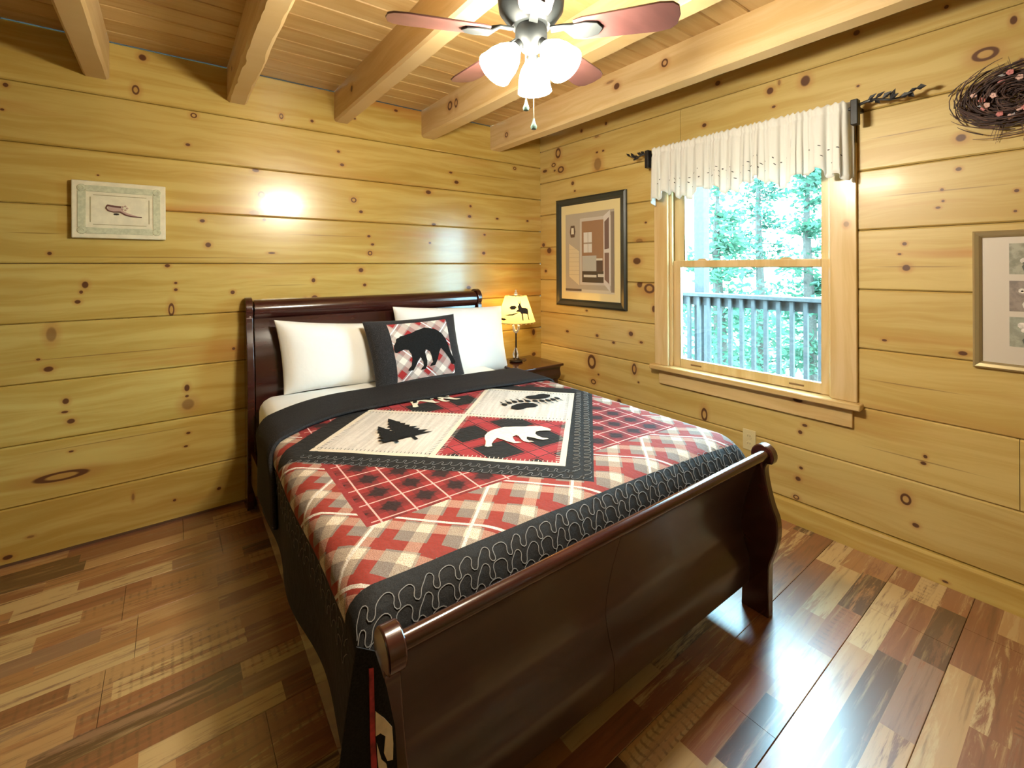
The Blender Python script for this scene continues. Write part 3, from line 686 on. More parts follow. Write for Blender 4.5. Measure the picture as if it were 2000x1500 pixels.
o = mb.build('quilting_thread', STITCH, quilt, smooth=True); o['kind'] = 'stuff'
# corner of the quilt hanging past the foot post, turned back to show its face
RED_FAB = plain('red_plaid_edge', (.30, .02, .025), .8, vary=.5, vscale=40)
xq = lambda q: bw_(q)
FY_ = -2.262
cp = lambda u, v, d=0.0: tuple(unproj(u, v, y=FY_ - d))
def flap(name, mat, pts, d, th_=.003):
    a = [cp(u, v, d) for u, v in pts]; b = [(q[0], q[1] + th_, q[2]) for q in a]; n = len(a)
    MB().add(a + b, [tuple(range(n)), tuple(range(n, 2 * n))[::-1]] + [(i, (i + 1) % n, n + (i + 1) % n, n + i) for i in range(n)]).build(name, mat, quilt)
flap('corner_flap', BLACK_FAB, [(690, 1262), (726, 1270), (748, 1340), (764, 1420), (772, 1600), (640, 1600), (668, 1400)], 0)
flap('flap_edge', RED_FAB, [(714, 1305), (723, 1303), (725, 1440), (731, 1560), (718, 1560), (715, 1440)], .002)
flap('flap_patch', CREAM_FAB, [(726, 1388), (744, 1402), (758, 1418), (760, 1450), (759, 1482), (748, 1484), (742, 1470), (745, 1436), (735, 1430), (726, 1436)], .002)
flap('flap_patch', CREAM_FAB, [(728, 1450), (737, 1482), (746, 1490), (752, 1520), (733, 1520), (729, 1480)], .002)

# ------------------------------------------------------------------ pillows
def pillow_fn(TL, TR, BL, BR, thick, sag=.0):
    TL, TR, BL, BR = map(lambda q: Vector([float(i) for i in q]), (TL, TR, BL, BR))
    nrm = (TR - TL).cross(BL - TL).normalized() * -1
    if nrm.y > 0: nrm = -nrm
    def f(u, v, side):          # u,v in 0..1 ; v up
        a, b = 2 * u - 1, 2 * v - 1
        pin = .045
        aa = a * (1 - pin * (1 - b * b) * 1.0); bb = b * (1 - pin * 1.3 * (1 - a * a))
        U, V = (aa + 1) / 2, (bb + 1) / 2
        p = (BL * (1 - U) + BR * U) * (1 - V) + (TL * (1 - U) + TR * U) * V
        e = max(0, (1 - a ** 4)) ** .6 * max(0, (1 - b ** 4)) ** .6
        h = thick / 2 * e * (1 + .05 * noise.noise((u * 4, v * 4, thick * 50)))
        return p + nrm * (h * side) + Vector((0, 0, -sag * (1 - b) / 2 * 0))
    return f, nrm
def pillow(name, f, mat, label, wr=0.0):
    N = 26; us_ = [.5 - .5 * math.cos(PI * i / N) for i in range(N + 1)]
    mb = MB(); uvs = []
    for side in (1, -1):
        mb.grid(lambda u, v: f(u, v, side), us_, us_); uvs += [(u, v) for v in us_ for u in us_]
    o = mb.build(name, mat, None, smooth=True, uv=uvs, angle=180)
    bm = bmesh.new(); bm.from_mesh(o.data); bmesh.ops.remove_doubles(bm, verts=bm.verts, dist=1e-5); bmesh.ops.recalc_face_normals(bm, faces=bm.faces); bm.to_mesh(o.data); bm.free()
    for p in o.data.polygons: p.use_smooth = True
    return tag(o, label, 'pillow')
PT, PB = -.27, -.42
linen = NT('pillow_linen'); fz = linen.noise(linen.obj(), 9, 3, .5, .4); linen.bump(fz, .25, .012); LINEN = linen.fin((.80, .80, .775), .85, .2, sheen=.15)
f1, _ = pillow_fn(unproj(534, 621, y=-.165), unproj(742, 628, y=-.165), unproj(552, 768, y=-.235), unproj(742, 745, y=-.235), .17)
pillow('white_pillow', f1, LINEN, 'white pillow leaning on the headboard, left of the bear cushion')
f2, _ = pillow_fn(unproj(766, 597, y=-.165), unproj(978, 597, y=-.165), unproj(775, 744, y=-.24), unproj(991, 722, y=-.24), .17)
pillow('white_pillow', f2, LINEN, 'white pillow leaning on the headboard, between the bear cushion and the lamp')
def bear_pillow_mat():
    T = NT('plaid_cushion_face'); u, v, _ = T.sep(T.uv()); s2 = .7071
    uu_ = T.math('MULTIPLY', u, .58); vv = T.math('MULTIPLY', v, .42)
    p = T.math('MULTIPLY', T.math('SUBTRACT', uu_, vv), s2); q = T.math('MULTIPLY', T.math('ADD', uu_, vv), s2)
    lt = lambda a, b: T.math('LESS_THAN', a, b)
    band = lambda x, per, off, wd: lt(T.math('FRACT', T.math('ADD', T.math('DIVIDE', x, per), off)), wd)
    per = .118
    b1, b2 = band(p, per, .05, .32), band(q, per, .3, .32)
    redm = T.math('MULTIPLY', band(p, per, -.33, .36), band(q, per, -.08, .36))
    red2 = T.math('MULTIPLY', T.math('ADD', band(p, per, -.33, .36), band(q, per, -.08, .36)), .4)
    c = T.mix(red2, (.33, .28, .26), (.36, .06, .05)); c = T.mix(redm, c, (.33, .02, .02))
    c = T.mix(T.math('MULTIPLY', T.math('ADD', b1, b2), .4), c, (.72, .60, .52)); c = T.mix(T.math('MULTIPLY', b1, b2), c, (.78, .68, .6))
    c = T.mix(T.math('MINIMUM', T.math('ADD', band(p, per * 2, .62, .03), band(q, per * 2, .85, .03)), 1.0), c, (.75, .73, .74))
    ins = T.math('MULTIPLY', T.math('MULTIPLY', T.math('GREATER_THAN', u, .205), lt(u, .865)), T.math('MULTIPLY', T.math('GREATER_THAN', v, .05), lt(v, .93)))
    fz = T.noise(T.obj(), 320, 3)
    out = T.mix(ins, T.mix(T.mr(fz, .4, .75), (.010, .009, .010), (.05, .045, .047)), c)
    T.bump(fz, .2, .002)
    return T.fin(out, .85, .25, sheen=.15)
f3, _ = pillow_fn(unproj(706, 626, y=-.305), unproj(885, 612, y=-.305), unproj(733, 762, y=-.41), unproj(906, 732, y=-.42), .12)
bp = pillow('bear_cushion', f3, bear_pillow_mat(), 'black and red plaid cushion with a walking bear, propped on white pillows')
def on_pil(a, b):
    p = f3(.55 + a * .70, .50 + b * .98, 1); q = f3(.55 + a * .70, .50 + b * .98, -1); d = (p - q).normalized(); return p + d * .0025
fill(bear_n, on_pil, .05).build('bear_patch', BLACK_FAB, bp, smooth=True)

# ------------------------------------------------------------------ nightstand and lamp
ns = thing('nightstand', (-.41, -.27, 0), 'dark cherry wood nightstand in the corner beside the bed', 'nightstand')
NT_Z = .60; nx0, nx1, ny0, ny1 = -.59, -.165, -.462, -.045
MB().box(nx0, nx1, ny0, ny1, NT_Z - .02, NT_Z).build('top', CHERRY, ns, bevel=.005)
ogee = spl([(0, NT_Z - .02), (.012, NT_Z - .045), (.004, NT_Z - .085), (.02, NT_Z - .12)])
prof = [(ny0 + .012 + a, b) for a, b in ogee] + [(ny1 - .01, NT_Z - .12), (ny1 - .01, NT_Z - .02)]
MB().prism(prof, lambda p, q, t: (t, p, q), nx0 + .02, nx1 - .02).build('cornice_drawer', CHERRY, ns, smooth=True)
MB().box(nx0 + .03, nx1 - .03, ny0 + .035, ny1 - .01, .09, NT_Z - .12).build('body', CHERRY, ns, bevel=.003)
for k, (za, zb) in enumerate(((.29, .47), (.10, .28))):
    d = MB().box(nx0 + .045, nx1 - .045, ny0 + .024, ny0 + .035, za, zb).build('drawer', CHERRY, ns, bevel=.003)
    MB().lathe([(.006, 0), (.006, .012), (.014, .018), (.012, .026)], ((nx0 + nx1) / 2, ny0 + .024, (za + zb) / 2), (0, -1, 0), 14).build('knob', plain('antique_brass', (.30, .2, .09), .3, metal=1), d, smooth=True)
for a in (nx0 + .05, nx1 - .05):
    for b in (ny0 + .06, ny1 - .04): MB().prism([(-.022, .09), (.022, .09), (.014, 0), (-.014, 0)], lambda p, q, t: (a + p, t, q), b - .022, b + .022).build('foot', CHERRY, ns)
LX, LY = -.425, -.19
lamp = thing('table_lamp', (LX, LY, NT_Z), 'small lit table lamp with deer silhouettes on its yellow shade, on the nightstand', 'lamp')
CAST = plain('cast_antler_white', (.55, .52, .48), .35, vary=.3, vscale=60)
DKMET = plain('dark_bronze', (.03, .022, .018), .3, metal=.6)
MB().lathe([(.045, 0), (.055, .008), (.05, .016), (.03, .022), (.02, .034)], (LX, LY, NT_Z), n=20).build('base', DKMET, lamp, smooth=True)
for k in range(3):
    a = k * 2.1 + .5; MB().tube([(LX + .012 * math.cos(a), LY + .012 * math.sin(a), NT_Z + .02), (LX + .022 * math.cos(a), LY + .022 * math.sin(a), NT_Z + .06), (LX + .006 * math.cos(a), LY + .006 * math.sin(a), NT_Z + .11)], [.008, .007, .004], 7).build('base_antler', CAST, lamp, smooth=True)
MB().tube([(LX, LY, NT_Z + .03), (LX, LY, NT_Z + .245)], .0065, 10).build('stem', DKMET, lamp, smooth=True)
for k in range(4):
    a = k * 1.6; MB().tube([(LX, LY, NT_Z + .235), (LX + .022 * math.cos(a), LY + .022 * math.sin(a), NT_Z + .25), (LX + .03 * math.cos(a), LY + .03 * math.sin(a), NT_Z + .285), (LX + .016 * math.cos(a), LY + .016 * math.sin(a), NT_Z + .30)], [.011, .010, .008, .005], 7).build('collar_antler', CAST, lamp, smooth=True)
sh = NT('parchment_shade'); td = sh.node('ShaderNodeBsdfTranslucent'); td.inputs[0].default_value = (.80, .58, .20, 1); sh.fin((.62, .47, .18), .7, .2)
ms = sh.node('ShaderNodeMixShader'); ms.inputs[0].default_value = .65; sh.L(sh.p.outputs[0], ms.inputs[1]); sh.L(td.outputs[0], ms.inputs[2])
em = sh.node('ShaderNodeEmission'); em.inputs[0].default_value = (1, .74, .26, 1); em.inputs[1].default_value = .12; ad = sh.node('ShaderNodeAddShader'); sh.L(ms.outputs[0], ad.inputs[0]); sh.L(em.outputs[0], ad.inputs[1]); sh.L(ad.outputs[0], sh.out.inputs['Surface'])
SZ0, SZ1, SR0, SR1 = .917, 1.122, .155, .086
N = 48; mb = MB(); vs_ = []
for k in range(N):
    a = 2 * PI * k / N; sc = .006 * abs(math.sin(k * PI / 2))
    vs_ += [(LX + SR0 * math.cos(a), LY + SR0 * math.sin(a), SZ0 - sc), (LX + SR1 * math.cos(a), LY + SR1 * math.sin(a), SZ1)]
mb.add(vs_, [(2 * k, 2 * ((k + 1) % N), 2 * ((k + 1) % N) + 1, 2 * k + 1) for k in range(N)])
shade = mb.build('shade', sh.m, lamp, smooth=True)
MB().tube([(LX + SR0 * math.cos(2 * PI * k / 48), LY + SR0 * math.sin(2 * PI * k / 48), SZ0) for k in range(49)], .003, 5).build('shade_trim', plain('brown_lacing', (.2, .09, .03), .7), shade)
def on_shade(a0, z0, s):
    def f(x, y):
        z = z0 + y * s; t = (z - SZ0) / (SZ1 - SZ0); r = SR0 + (SR1 - SR0) * t + .0015; a = a0 + x * s / r
        return (LX + r * math.cos(a), LY + r * math.sin(a), z)
    return f
DEER = [(-.5, .1), (-.42, .22), (-.3, .28), (-.32, .5), (-.2, .62), (-.25, .9), (-.15, .7), (-.05, .95), (-.08, .62), (.0, .4), (.3, .36), (.5, .3), (.52, .1), (.48, -.1), (.5, -.5), (.42, -.5), (.38, -.1), (.25, -.05), (0, -.03), (-.02, -.5), (-.1, -.5), (-.12, -.05), (-.2, .08), (-.35, .12)]
SIL = plain('shade_silhouette_brown', (.02, .01, .004), .8)
ca = math.atan2(CAM[1] - LY, CAM[0] - LX)
fill(DEER, on_shade(ca + .42, .995, .105), .1).build('deer_silhouette', SIL, shade)
fill([(-.6, 0), (-.3, .3), (.3, .35), (.6, .1), (.3, -.2), (-.2, -.25)], on_shade(ca - .2, 1.035, .05), .2).build('tree_silhouette', SIL, shade)
fill([(-1.2, -.1), (-.5, .05), (0, .1), (.8, .35), (1.1, .5), (.6, .15), (0, -.1), (-.6, -.15)], on_shade(ca - .2, .985, .055), .2).build('ground_silhouette', SIL, shade)
fill([(-.8, -.15), (-.5, .2), (.4, .15), (.9, -.1), (.2, -.25)], on_shade(ca - .75, .95, .04), .2).build('rock_silhouette', SIL, shade)
MB().tube([(LX, LY, NT_Z + .29), (LX, LY, 1.15)], .004, 6).build('harp_rod', DKMET, lamp)
MB().lathe([(.004, 0), (.016, .008), (.014, .02), (.006, .028), (.009, .036), (.001, .046)], (LX, LY, 1.125), n=14).build('finial', CAST, lamp, smooth=True)
for k in range(2): MB().tube([(LX - SR1 * math.cos(k * PI / 2), LY - SR1 * math.sin(k * PI / 2), SZ1), (LX + SR1 * math.cos(k * PI / 2), LY + SR1 * math.sin(k * PI / 2), SZ1)], .002, 5).build('shade_spider', DKMET, shade)
pl = bpy.data.lights.new('lamp_bulb', 'POINT'); pl.energy = LAMP_WATT; pl.color = (1, .70, .33); pl.shadow_soft_size = .03; po = bpy.data.objects.new('lamp_bulb', pl); col.objects.link(po); po.location = (LX, LY, 1.02); put(po, lamp)
MB().tube([(LX + .03, LY + .02, NT_Z + .006), (LX + .07, LY + .015, NT_Z + .006), (LX + .10, LY + .05, NT_Z + .006), (LX + .12, LY + .02, NT_Z + .006), (LX + .08, LY - .01, NT_Z + .006), (LX + .06, LY + .05, NT_Z + .006), (LX + .09, LY + .08, NT_Z + .006), (LX + .08, LY + .14, NT_Z + .006)], .003, 6).build('power_cord', plain('brown_cord', (.12, .06, .03), .5), lamp, smooth=True)

# ------------------------------------------------------------------ ceiling fan
FX, FY = -1.712, -1.944
fan = thing('ceiling_fan', (FX, FY, 2.298), 'dark five-blade ceiling fan with three glowing white glass shades under a beam', 'ceiling fan')
FMET = plain('dark_pewter', (.006, .0075, .008), .5, .3)
MB().lathe([(.085, 0), (.09, -.012), (.105, -.03), (.108, -.075), (.10, -.10), (.105, -.112), (.10, -.15), (.075, -.185), (.06, -.20)], (FX, FY, 2.298), n=32).build('motor_housing', FMET, fan, smooth=True)
MB().lathe([(.045, 0), (.05, -.012), (.05, -.04), (.042, -.06), (.03, -.075), (.012, -.085)], (FX, FY, 2.10), n=24).build('light_kit_hub', FMET, fan, smooth=True)
BLADE = cherry_mat('mahogany_fan_blade', (.065, .026, .024), (.10, .042, .038), .35)
ZBL = 2.072
a0 = -54
blade0 = None
def blade_xf(a, p):
    x, y, z = p; pit = math.radians(-12); y2, z2 = y * math.cos(pit) - z * math.sin(pit), y * math.sin(pit) + z * math.cos(pit)
    c, s = math.cos(a), math.sin(a); return (FX + c * x - s * y2, FY + s * x + c * y2, ZBL + z2)
for k in range(5):
    a = math.radians([-53, 17, 90, 158, 234][k])
    out = []
    n = 16
    prof = [(.135, .040), (.16, .047), (.38, .058), (.415, .052), (.432, .036), (.438, 0)]
    prof = prof + [(x, -y) for x, y in prof[-2::-1]]
    b = MB().prism(prof, lambda p, q, t: (p, q, t), -.003, .003).xf(lambda p: blade_xf(a, p)).build('blade', BLADE, fan, bevel=.0015)
    sp = [(.06, .014), (.10, .012), (.13, .03), (.17, .034), (.205, .026), (.22, 0)]; sp = sp + [(x, -y) for x, y in sp[-2::-1]]
    MB().prism(sp, lambda p, q, t: (p, q, t + (.02 if p < .11 else 0)), -.010, -.0035).xf(lambda p: blade_xf(a, p)).build('blade_bracket', FMET, b, bevel=.0015)
shm = NT('lit_frosted_glass'); e = shm.node('ShaderNodeEmission'); e.inputs[0].default_value = (1.0, .91, .72, 1); e.inputs[1].default_value = FAN_LIGHT; shm.L(e.outputs[0], shm.out.inputs['Surface'])
for k in range(3):
    a = math.radians([45, 165, -75][k]); d = Vector((math.cos(a), math.sin(a), 0)); ax = (d * .66 + Vector((0, 0, -.75))).normalized()
    n0 = Vector((FX, FY, 2.045)) + d * .035
    MB().tube([Vector((FX, FY, 2.06)) + d * .02, n0, n0 + ax * .03], [.012, .014, .019], 12).build('lamp_arm', FMET, fan, smooth=True)
    MB().lathe([(.020, 0), (.028, .012), (.042, .035), (.050, .06), (.053, .085), (.057, .105), (.050, .100), (.04, .085)], n0 + ax * .028, ax, 24).build('glass_shade', shm.m, fan, smooth=True)
BRASS = plain('pull_chain_nickel', (.55, .52, .45), .3, metal=.9)
for (px, py, zz) in ((-.012, .010, 1.822), (.006, -.004, 1.765)):
    q = Vector((FX + px - .03, FY + py - .035, 0))
    MB().tube([q + Vector((0, 0, 2.03)), q + Vector((0, 0, zz + .03))], .0016, 6).build('pull_chain', BRASS, fan)
    MB().lathe([(.003, .034), (.004, .026), (.010, .010), (.008, .002), (.002, 0)], q + Vector((0, 0, zz)), n=12).build('chain_pendant', plain('green_pendant', (.10, .17, .15), .4), fan, smooth=True)

# ------------------------------------------------------------------ valance and its rod
VX = -.10; VY0, VY1, VZ = -2.305, -1.205, 2.118
rod = thing('curtain_rod', (VX + .03, -1.755, VZ - .05), 'black iron curtain rod with leafy branch ends above the window', 'curtain rod')
MB().tube([(VX + .03, VY0 - .03, VZ - .035), (VX + .03, VY1 + .03, VZ - .035)], .008, 10).build('rod', IRON, rod, smooth=True)
for yy in (VY0 - .018, VY1 + .012):
    mb = MB().box(VX - .012, VX + .028, yy - .014, yy + .014, VZ - .12, VZ - .005); mb.box(VX + .028, 0.0, yy - .008, yy + .008, VZ - .05, VZ - .03)
    mb.build('bracket', IRON, rod, bevel=.003)
def leaf(mb, c, d, up, L_, W_):
    c, d, up = Vector(c), Vector(d).normalized(), Vector(up); s = d.cross(up).normalized()
    mb.add([c, c + d * L_ * .45 + s * W_ + up * .004, c + d * L_, c + d * L_ * .45 - s * W_ + up * .004, c + d * L_ * .45 - up * .004], [(0, 1, 4), (1, 2, 4), (2, 3, 4), (3, 0, 4), (0, 3, 2, 1)])
for s, ye, n in ((-1, VY0 - .03, 11), (1, VY1 + .03, 9)):
    r = random.Random(5 + s); L_ = .20 if s < 0 else .12; pts = [(VX + .012, ye, VZ - .03)]
    for k in range(1, 8): pts.append((VX + .012 + .01 * math.sin(k * 1.4), ye + s * L_ * k / 7, VZ - .03 + .012 * math.sin(k * 1.1)))
    fin = MB().tube(pts, [.007 - .0006 * k for k in range(8)], 6).build('branch_finial', IRON, rod, smooth=True)
    for k in range(n):
        q = pts[min(7, 1 + k * 7 // n)]; mb = MB(); leaf(mb, q, (r.uniform(-.4, .1), s * r.uniform(.4, 1), r.uniform(-1, 1)), (-1, 0, 0.1), r.uniform(.035, .05), r.uniform(.008, .013)); mb.build('iron_leaf', IRON, fin)
# gathered fabric
def drape(t, v):
    """t 0..1 along the rod (from right end), v 0..1 down"""
    y = VY0 + (VY1 - VY0) * t
    ph = t * 2 * PI
    big = math.sin(ph * 13 + 1.5 * math.sin(ph * 2.3)) ; fine = math.sin(ph * 37 + 2 * math.sin(ph * 5))
    amp = .004 + .012 * min(1, v * 1.5)
    x = VX + amp * big + .004 * fine * (1 - v * .5) - .008 * v
    hem = .328 + .026 * math.sin(ph * 4.1 + 1) + .016 * big
    z = VZ + .006 * fine * (1 - min(1, v * 8)) - hem * v
    if .07 < v < .16: x += .006
    edge = min(t, 1 - t)
    if edge < .02: x += (.02 - edge) / .02 * .06
    return (x, y + .008 * fine * v, z)
ts = np.linspace(0, 1, 340); vv = [0, .03, .07, .10, .13, .17, .25, .35, .45, .55, .65, .75, .85, .93, 1]
FABT = NT('off_white_eyelet_cotton'); tl = FABT.node('ShaderNodeBsdfTranslucent'); tl.inputs[0].default_value = (.8, .8, .77, 1); FABT.fin((.86, .86, .83), .85, .2, sheen=.1)
mx2 = FABT.node('ShaderNodeMixShader'); mx2.inputs[0].default_value = .25; FABT.L(FABT.p.outputs[0], mx2.inputs[1]); FABT.L(tl.outputs[0], mx2.inputs[2]); FABT.L(mx2.outputs[0], FABT.out.inputs['Surface'])
val = MB().grid(drape, ts, vv).build('window_valance', FABT.m, None, smooth=True, angle=180, solid=.002)
tag(val, 'short gathered off-white valance with eyelet embroidery over the window', 'valance')
mb = MB(); r = random.Random(11)
def on_val(t, v, sc):
    def f(a, b):
        p = Vector(drape(t + a * sc / 1.1, v + b * sc / .33)); return p + Vector((-.0028, -.0018, 0))
    return f
for k in range(13):
    tc = .04 + .077 * k
    for (a, b, rt) in ((-.018, 0, .5), (.016, .01, -.5), (0, -.04, 0), (-.03, -.055, .8), (.03, -.05, -.8), (-.012, .055, .3), (.022, .06, .9)):
        if r.random() < .75:
            e = fill(ell(0, 0, 1, .55, rt + r.uniform(-.4, .4), 8), on_val(tc + a + r.uniform(-.008, .008), .70 + b * 1.6, .0045), .5); mb.add(e.v, e.f)
o = mb.build('eyelets', plain('eyelet_dark', (.05, .05, .05), .9), val); o['kind'] = 'stuff'

# ------------------------------------------------------------------ pictures
def frame_r(name, y0, y1, z0, z1, wd, dep, mat, par, sub='frame_rail'):
    """four mitred rails on the right wall"""
    for (a, b) in (((y0, z0), (y1, z0)), ((y1, z0), (y1, z1)), ((y1, z1), (y0, z1)), ((y0, z1), (y0, z0))):
        cyy, czz = (y0 + y1) / 2, (z0 + z1) / 2
        def ins(p, d): return (p[0] + math.copysign(d, cyy - p[0]), p[1] + math.copysign(d, czz - p[1]))
        sec = [(0, 0), (0, dep * .7), (.25 * wd, dep), (.7 * wd, dep * .8), (wd, dep * .45), (wd, 0)]
        vs_ = []
        for P_ in (a, b):
            for d, h in sec: q = ins(P_, d); vs_.append((-h, q[0], q[1]))
        n = len(sec); MB().add(vs_, [(i, (i + 1) % n, n + (i + 1) % n, n + i) for i in range(n)] + [tuple(range(n)), tuple(range(n, 2 * n))]).build(sub, mat, par)
pf_ = thing('framed_print', (0, -.585, 1.025), 'black framed print of an open cabin door, between the corner and the window', 'picture')
FR_BLK = plain('black_green_frame', (.022, .028, .026), .35, .5, coat=.3)
py0, py1, pz0, pz1 = -.948, -.220, 1.032, 1.902
frame_r('frame', py0, py1, pz0, pz1, .055, .026, FR_BLK, pf_)
MB().box(-.008, -.001, py0 + .04, py1 - .04, pz0 + .04, pz1 - .04).build('mat_board', plain('cream_mat', (.68, .58, .32), .35, .5, coat=.6, coatr=.03), pf_)
def pr(ua, ub, va, vb, lay, c, name, rough=.5):
    """flat piece of print; u from the corner side (0) to the window side (1), v up"""
    Y0, Y1, ZA, ZB_ = -.325, -.835, 1.145, 1.775
    return MB().box(-.0082 - .0006 * lay, -.0078, Y0 + (Y1 - Y0) * ua, Y0 + (Y1 - Y0) * ub, ZA + (ZB_ - ZA) * va, ZA + (ZB_ - ZA) * vb).build(name, plain('print_' + name + '_%02d' % len(bpy.data.materials), c, rough, .4, coat=.5, coatr=.03), pf_)
def prp(pts, lay, c, name):
    Y0, Y1, ZA, ZB_ = -.325, -.835, 1.145, 1.775
    MB().prism([(Y0 + (Y1 - Y0) * a, ZA + (ZB_ - ZA) * b) for a, b in pts], lambda p, q, t: (t, p, q), -.0078, -.0082 - .0006 * lay).build(name, plain('print_' + name + '_%02d' % len(bpy.data.materials), c, .5, .4, coat=.5, coatr=.03), pf_)
pr(0, 1, 0, 1, 1, (.40, .35, .29), 'siding')
pr(.0, 1, .0, .04, 2, (.55, .50, .42), 'step'); pr(0, .35, .015, .045, 3, (.10, .08, .07), 'step_shadow')
prp([(.08, .62), (.08, .2), (.3, .09), (.3, .52)], 2, (.62, .53, .36), 'sunlit_siding')
for k in range(7): pr(.08, .30, .22 + .055 * k, .224 + .055 * k, 3, (.42, .35, .25), 'siding_line')
pr(.32, .98, .10, .93, 2, (.52, .48, .44), 'door_casing'); pr(.36, .80, .13, .89, 3, (.30, .17, .10), 'doorway_room')
pr(.40, .57, .50, .75, 4, (.62, .60, .58), 'far_window'); pr(.40, .57, .605, .625, 5, (.35, .28, .22), 'far_window_bar'); pr(.485, .495, .5, .75, 5, (.42, .36, .3), 'far_window_bar')
pr(.37, .80, .13, .27, 4, (.06, .045, .035), 'dark_floor'); pr(.40, .66, .195, .225, 5, (.55, .52, .47), 'sunlit_floor'); pr(.69, .80, .2, .235, 5, (.55, .52, .47), 'sunlit_floor')
pr(.37, .66, .27, .46, 4, (.42, .42, .40), 'bed_cover'); pr(.66, .78, .26, .40, 5, (.09, .06, .05), 'side_table'); pr(.66, .78, .40, .425, 5, (.6, .57, .5), 'table_cloth')
prp([(.80, .93), (.92, .99), (.92, .03), (.80, .12)], 4, (.60, .56, .54), 'screen_door'); prp([(.82, .86), (.905, .91), (.905, .54), (.82, .53)], 5, (.16, .10, .09), 'door_screen'); prp([(.82, .49), (.905, .49), (.905, .12), (.82, .17)], 5, (.20, .12, .10), 'door_screen')
pr(.94, 1, .02, .97, 3, (.22, .18, .15), 'siding_edge')
prp([(.12, .85), (.20, .85), (.22, .77), (.20, .70), (.12, .70), (.10, .77)], 4, (.10, .06, .04), 'lantern'); prp([(.135, .82), (.185, .82), (.19, .74), (.13, .74)], 5, (.66, .6, .5), 'lantern_glass')
fp = thing('framed_prints', (0, -2.98, .94), 'gold framed set of small flower prints at the right edge', 'picture')
GOLD = plain('champagne_gold', (.42, .34, .19), .35, .5, metal=.5)
gy1, gy0, gz0, gz1 = -2.692, -3.30, .940, 1.487
frame_r('frame', gy0, gy1, gz0, gz1, .026, .022, GOLD, fp)
MB().box(-.006, -.001, gy0 + .02, gy1 - .02, gz0 + .02, gz1 - .02).build('mat_board', plain('pale_mat', (.58, .52, .45), .4, coat=.3), fp)
def floral(name, seed):
    T = NT(name); x, y, z = T.sep(T.obj()); n1 = T.noise(T.obj(), 26, 3, .6, .4); n2 = T.noise(T.vec('ADD', T.obj(), (seed, 0, 0)), 44, 3)
    c = T.mix(T.mr(n2, .35, .65), [(.22, .22, .17), (.20, .165, .15), (.26, .27, .22)][seed % 3], [(.36, .35, .28), (.30, .25, .22), (.36, .37, .31)][seed % 3]); return T.fin(c, .5, .4, .4, .05)
PALE_FLOWER = plain('pale_petal', (.62, .58, .54), .6, vary=.2, vscale=90); DKLEAF = plain('grey_stem', (.09, .10, .09), .7)
for rw, (za, zb) in enumerate(((1.315, 1.435), (1.172, 1.290), (1.035, 1.150))):
    for cl in range(3):
        ya = -2.792 - .135 * cl; p = MB().box(-.0075, -.006, ya - .105, ya, za, zb).build('flower_print', floral('flower_print_%d%d' % (rw, cl), rw), fp)
        r = random.Random(rw * 7 + cl); cyy = ya - .055; czz = (za + zb) / 2
        for k in range(7):
            a = r.uniform(0, 2 * PI); rd = r.uniform(.01, .036); mb = MB(); yy, zz = cyy + rd * math.cos(a), czz + .012 + rd * .8 * math.sin(a)
            mb.lathe([(r.uniform(.008, .014), 0), (.004, .0012)], (-.0075, yy, zz), (-1, 0, 0), 9); mb.build('printed_flower', PALE_FLOWER if k < 5 else DKLEAF, p)
        MB().prism([(-.016, -.05), (.016, -.05), (.022, -.03), (.012, -.012), (-.012, -.012), (-.022, -.03)], lambda a, b, t: (t, cyy + a, czz + b), -.0075, -.0086).build('printed_vase', PALE_FLOWER if rw == 1 else DKLEAF, p)
# cream plaque with a shoe on the back wall
pq = thing('wall_plaque', (-2.807, 0, 1.5), 'cream carved wall plaque with an old-fashioned shoe, on the back wall', 'plaque')
IVORY = plain('aged_ivory', (.66, .60, .42), .6, vary=.07, vscale=25); SAGE = plain('faded_sage', (.47, .47, .31), .65, vary=.12, vscale=70)
qx0, qx1, qz0, qz1 = -2.988, -2.628, 1.502, 1.782
D = -.03
MB().box(qx0, qx1, D, 0, qz0, qz1).build('board', IVORY, pq, bevel=.004)
def strip(x0, x1, z0, z1, mat, name, h=.003): MB().box(x0, x1, D - h, D + .001, z0, z1).build(name, mat, pq, bevel=.001)
m_ = .022; t_ = .030
strip(qx0 + m_ + t_, qx1 - m_ - t_, qz1 - m_ - t_, qz1 - m_, SAGE, 'border_strip'); strip(qx0 + m_ + t_, qx1 - m_ - t_, qz0 + m_, qz0 + m_ + t_, SAGE, 'border_strip')
strip(qx0 + m_, qx0 + m_ + t_, qz0 + m_ + t_, qz1 - m_ - t_, SAGE, 'border_strip'); strip(qx1 - m_ - t_, qx1 - m_, qz0 + m_ + t_, qz1 - m_ - t_, SAGE, 'border_strip')
for a in (qx0 + m_, qx1 - m_ - t_):
    for b in (qz0 + m_, qz1 - m_ - t_): MB().lathe([(.018, 0), (.016, .004), (.007, .005), (.006, .003)], (a + t_ / 2, D, b + t_ / 2), (0, -1, 0), 12).build('corner_rosette', SAGE, pq, smooth=True)
LINE = plain('groove_olive', (.30, .26, .13), .7)
i_ = .066
for (a, b, c, d) in ((qx0 + i_ + .012, qx1 - i_ - .012, qz1 - i_ - .003, qz1 - i_), (qx0 + i_ + .012, qx1 - i_ - .012, qz0 + i_, qz0 + i_ + .003), (qx0 + i_, qx0 + i_ + .004, qz0 + i_ + .012, qz1 - i_ - .012), (qx1 - i_ - .004, qx1 - i_, qz0 + i_ + .012, qz1 - i_ - .012)): strip(a, b, c, d, LINE, 'panel_line', .001)
cxq, czq = -2.81, 1.64
S = lambda L: [(cxq + a * .001, D - .003, czq - b * .001) for a, b in L]
